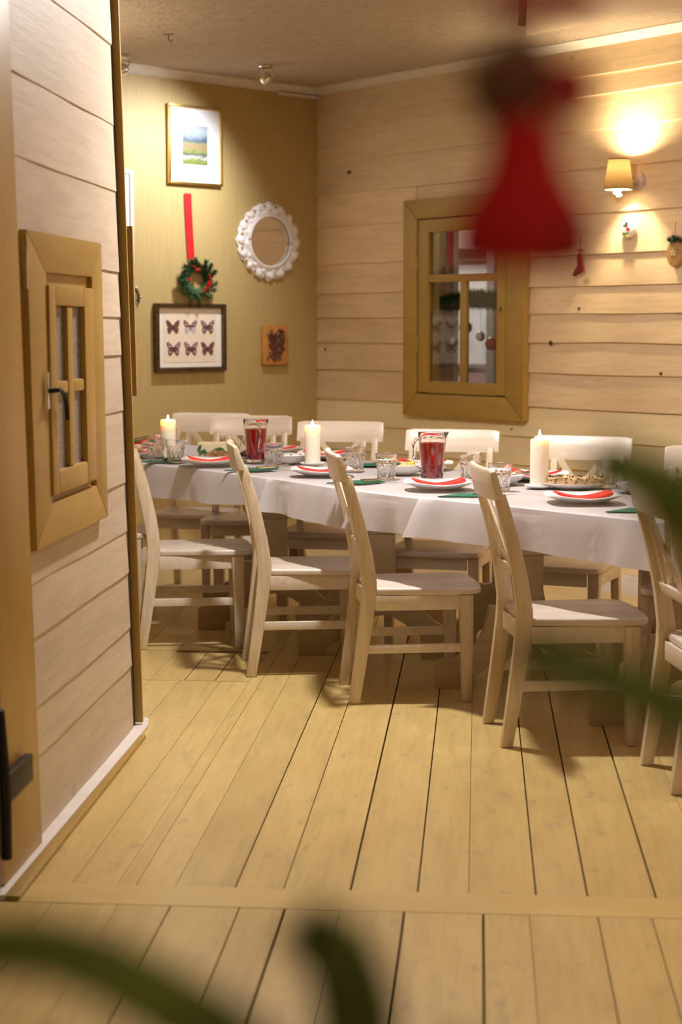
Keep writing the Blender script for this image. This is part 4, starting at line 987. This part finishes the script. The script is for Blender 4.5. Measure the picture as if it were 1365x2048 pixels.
# red boot on a string
t = T('boot_ornament', 'dark red felt boot hanging on a thread beside the window', 'ornament', Rw(2.378, -.034, 1.735), RA)
bm = B(); prism(bm, [(-.018, .058), (.012, .058), (.022, .010), (.034, -.036), (.010, -.046), (-.010, -.048), (-.034, -.062), (-.042, -.050), (-.034, -.030), (-.012, -.005)], -.012, .0); obj('boot_body', bm, 'dark_red', t, bev=.004)
bm = B(); tube(bm, [(0, -.006, .058), (.002, -.006, .150)], .0018, 5); obj('thread', bm, 'dark_red', t)
bm = B(); tube(bm, [(-.022, -.006, .078), (.022, -.006, .078)], .0035, 6); blob(bm, (0, -.006, .066), .006, 1); obj('toggle', bm, 'dark_red', t)
bm = B(); tube(bm, [(-.042, -.014, -.052), (-.02, -.014, -.060), (.0, -.014, -.050), (.034, -.014, -.038)], .003, 6); obj('skate_blade', bm, 'bronze', t)
# straw star ornament at the edge
t = T('straw_ornament', 'straw coloured oval ornament with star cutouts at the right edge', 'ornament', Rw(3.045, -.03, 1.775), RA)
bm = B(); lathe(bm, [(.0005, -.005), (.050, -.005), (.054, .004), (.048, .014), (.0005, .018)], 32)
for v in bm.verts: v.co = Vector((v.co.x, -v.co.z, v.co.y*1.25-.005))
obj('ornament_body', bm, 'wicker', t)
bm = B()
for k in range(5):
    a = 2*pi*k/5+pi/2; P_ = [(.010*cos(a-.5), .010*sin(a-.5)), (.024*cos(a), .024*sin(a)), (.010*cos(a+.5), .010*sin(a+.5)), (.004*cos(a), .004*sin(a))]; prism(bm, P_, -.020, -.014)
obj('star_cutout', bm, 'cream', t)
bm = B(); needles(bm, [(-.04, -.015, .062), (.0, -.018, .070), (.05, -.015, .062)], 120, .028, 1, .0022, .5); blob(bm, (0, -.018, .066), .016, 2, .5); obj('fir_top', bm, 'fir_dark', t, kind='stuff')
bm = B(); tube(bm, [(0, -.01, .07), (0, -.003, .155)], .0015, 5); obj('thread', bm, 'dark_red', t)

# ------------------------------------------------------------------ foreground: hanging ornament and branches, out of focus
t = T('felt_ornament', 'blurred red felt bell doll hanging on a ribbon close to the camera', 'ornament', (0.0155, .631, 1.435))
bm = B(); lathe(bm, [(.0004, -.0125), (.012, -.0150), (.0215, -.0135), (.0245, -.0095), (.0242, -.0020), (.0222, .0050), (.0180, .0120), (.0135, .0200), (.0120, .0300), (.0105, .038), (.0004, .0385)], 32, fn=lambda r, z, a: (r*(1+.07*sin(7*a)), z+.0012*sin(5*a)*(r/.02))); obj('felt_skirt', bm, 'red_felt', t)
bm = B(); blob(bm, (.0, -.004, .030), .0085, 2, .4, (1, .8, 1.3)); blob(bm, (.012, -.010, -.0050), .0125, 2, .4, (1, .8, .8)); obj('skirt_fold', bm, 'dark_red', t)
bm = B(); blob(bm, (-.004, 0, .052), .0135, 3, .6, (1.15, .85, 1.15)); obj('cone_head', bm, 'brown_felt', t)
bm = B()
for k in range(40):
    a = k*2.4; z = .034+.024*(k/40); r_ = .0145*cos((k/40-.45)*2.2); blob(bm, (-.004+r_*cos(a), r_*sin(a)*.85, z), .0022, 1, 0, (1.2, 1.2, .6))
obj('cone_scales', bm, 'brown_felt', t, kind='stuff')
bm = B(); blob(bm, (.0150, -.003, .0475), .0095, 2, .5, (1, .6, 1.15)); obj('red_bow', bm, 'red_ribbon', t)
bm = B(); tube(bm, [(0, 0, .034), (.003, 0, .062), (.004, 0, .078)], .0012, 6); tube(bm, [(.004, 0, .077), (.004, 0, H-1.435-.001)], .0008, 6); obj('hanging_thread', bm, 'red_ribbon', t)
bm = B(); blob(bm, (-.002, 0, .0790), .0105, 2, .4, (1.2, .6, .6)); blob(bm, (.014, 0, .0790), .0105, 2, .4, (1.2, .6, .6)); obj('ribbon_bow', bm, 'red_ribbon', t)
bm = B(); blob(bm, (-.0105, -.012, .062), .0028, 3); obj('highlight_bead', bm, 'chrome', t)  # shiny bead added to stand for a blurred highlight

def twig(t, pts, n_, ln, r0=.0016, name='twig'):
    bm = B(); k = len(pts); tube(bm, pts, [r0*2.9*(1-.35*i/(k-1)) for i in range(k)], 8); tw = obj(name, bm, 'fir', t)
    bm = B(); needles(bm, pts, n_*3, ln, 1.0, .0008, .95)
    obj('needles', bm, 'fir', tw, kind='stuff', smooth=False)
t = T('fir_branches', 'blurred green fir branches reaching into the picture close to the camera', 'plant')
twig(t, [(-.02, .56, 1.02), (-.05, .557, 1.115), (-.070, .554, 1.154), (-.086, .554, 1.168), (-.104, .554, 1.179), (-.122, .553, 1.189), (-.140, .552, 1.195), (-.157, .551, 1.196), (-.185, .55, 1.192)], 2800, .012, .0052)
twig(t, [(-.02, .56, 1.02), (-.030, .557, 1.12), (-.036, .556, 1.150), (-.039, .559, 1.176), (-.044, .56, 1.192), (-.052, .56, 1.199)], 2600, .016, .0062)
twig(t, [(-.02, .56, 1.02), (-.008, .558, 1.12), (-.003, .559, 1.150), (-.006, .56, 1.163)], 650, .008, .0030)
twig(t, [(-.02, .56, 1.02), (.06, .575, 1.08), (.130, .585, 1.20), (.120, .585, 1.300), (.097, .585, 1.326), (.082, .585, 1.336), (.068, .585, 1.345), (.055, .584, 1.351), (.041, .584, 1.356)], 3000, .011, .0050)
twig(t, [(.115, .585, 1.305), (.090, .584, 1.316), (.074, .584, 1.330), (.062, .584, 1.342)], 1300, .012, .0046)
twig(t, [(.122, .582, 1.20), (.100, .578, 1.255), (.082, .578, 1.266), (.068, .578, 1.274), (.054, .577, 1.280), (.036, .576, 1.287), (.020, .575, 1.292)], 2200, .0115, .0042)
t = T('branch_vase', 'tall slim vase holding the fir branches below the picture', 'vase', (-.02, .56, 0))
bm = B(); lathe(bm, [(.0005, 0), (.11, 0), (.12, .02), (.10, .30), (.06, .75), (.045, .98), (.05, 1.04), (.046, 1.04), (.040, .98), (.0005, .95)], 32); obj('vase_body', bm, 'cream', t)
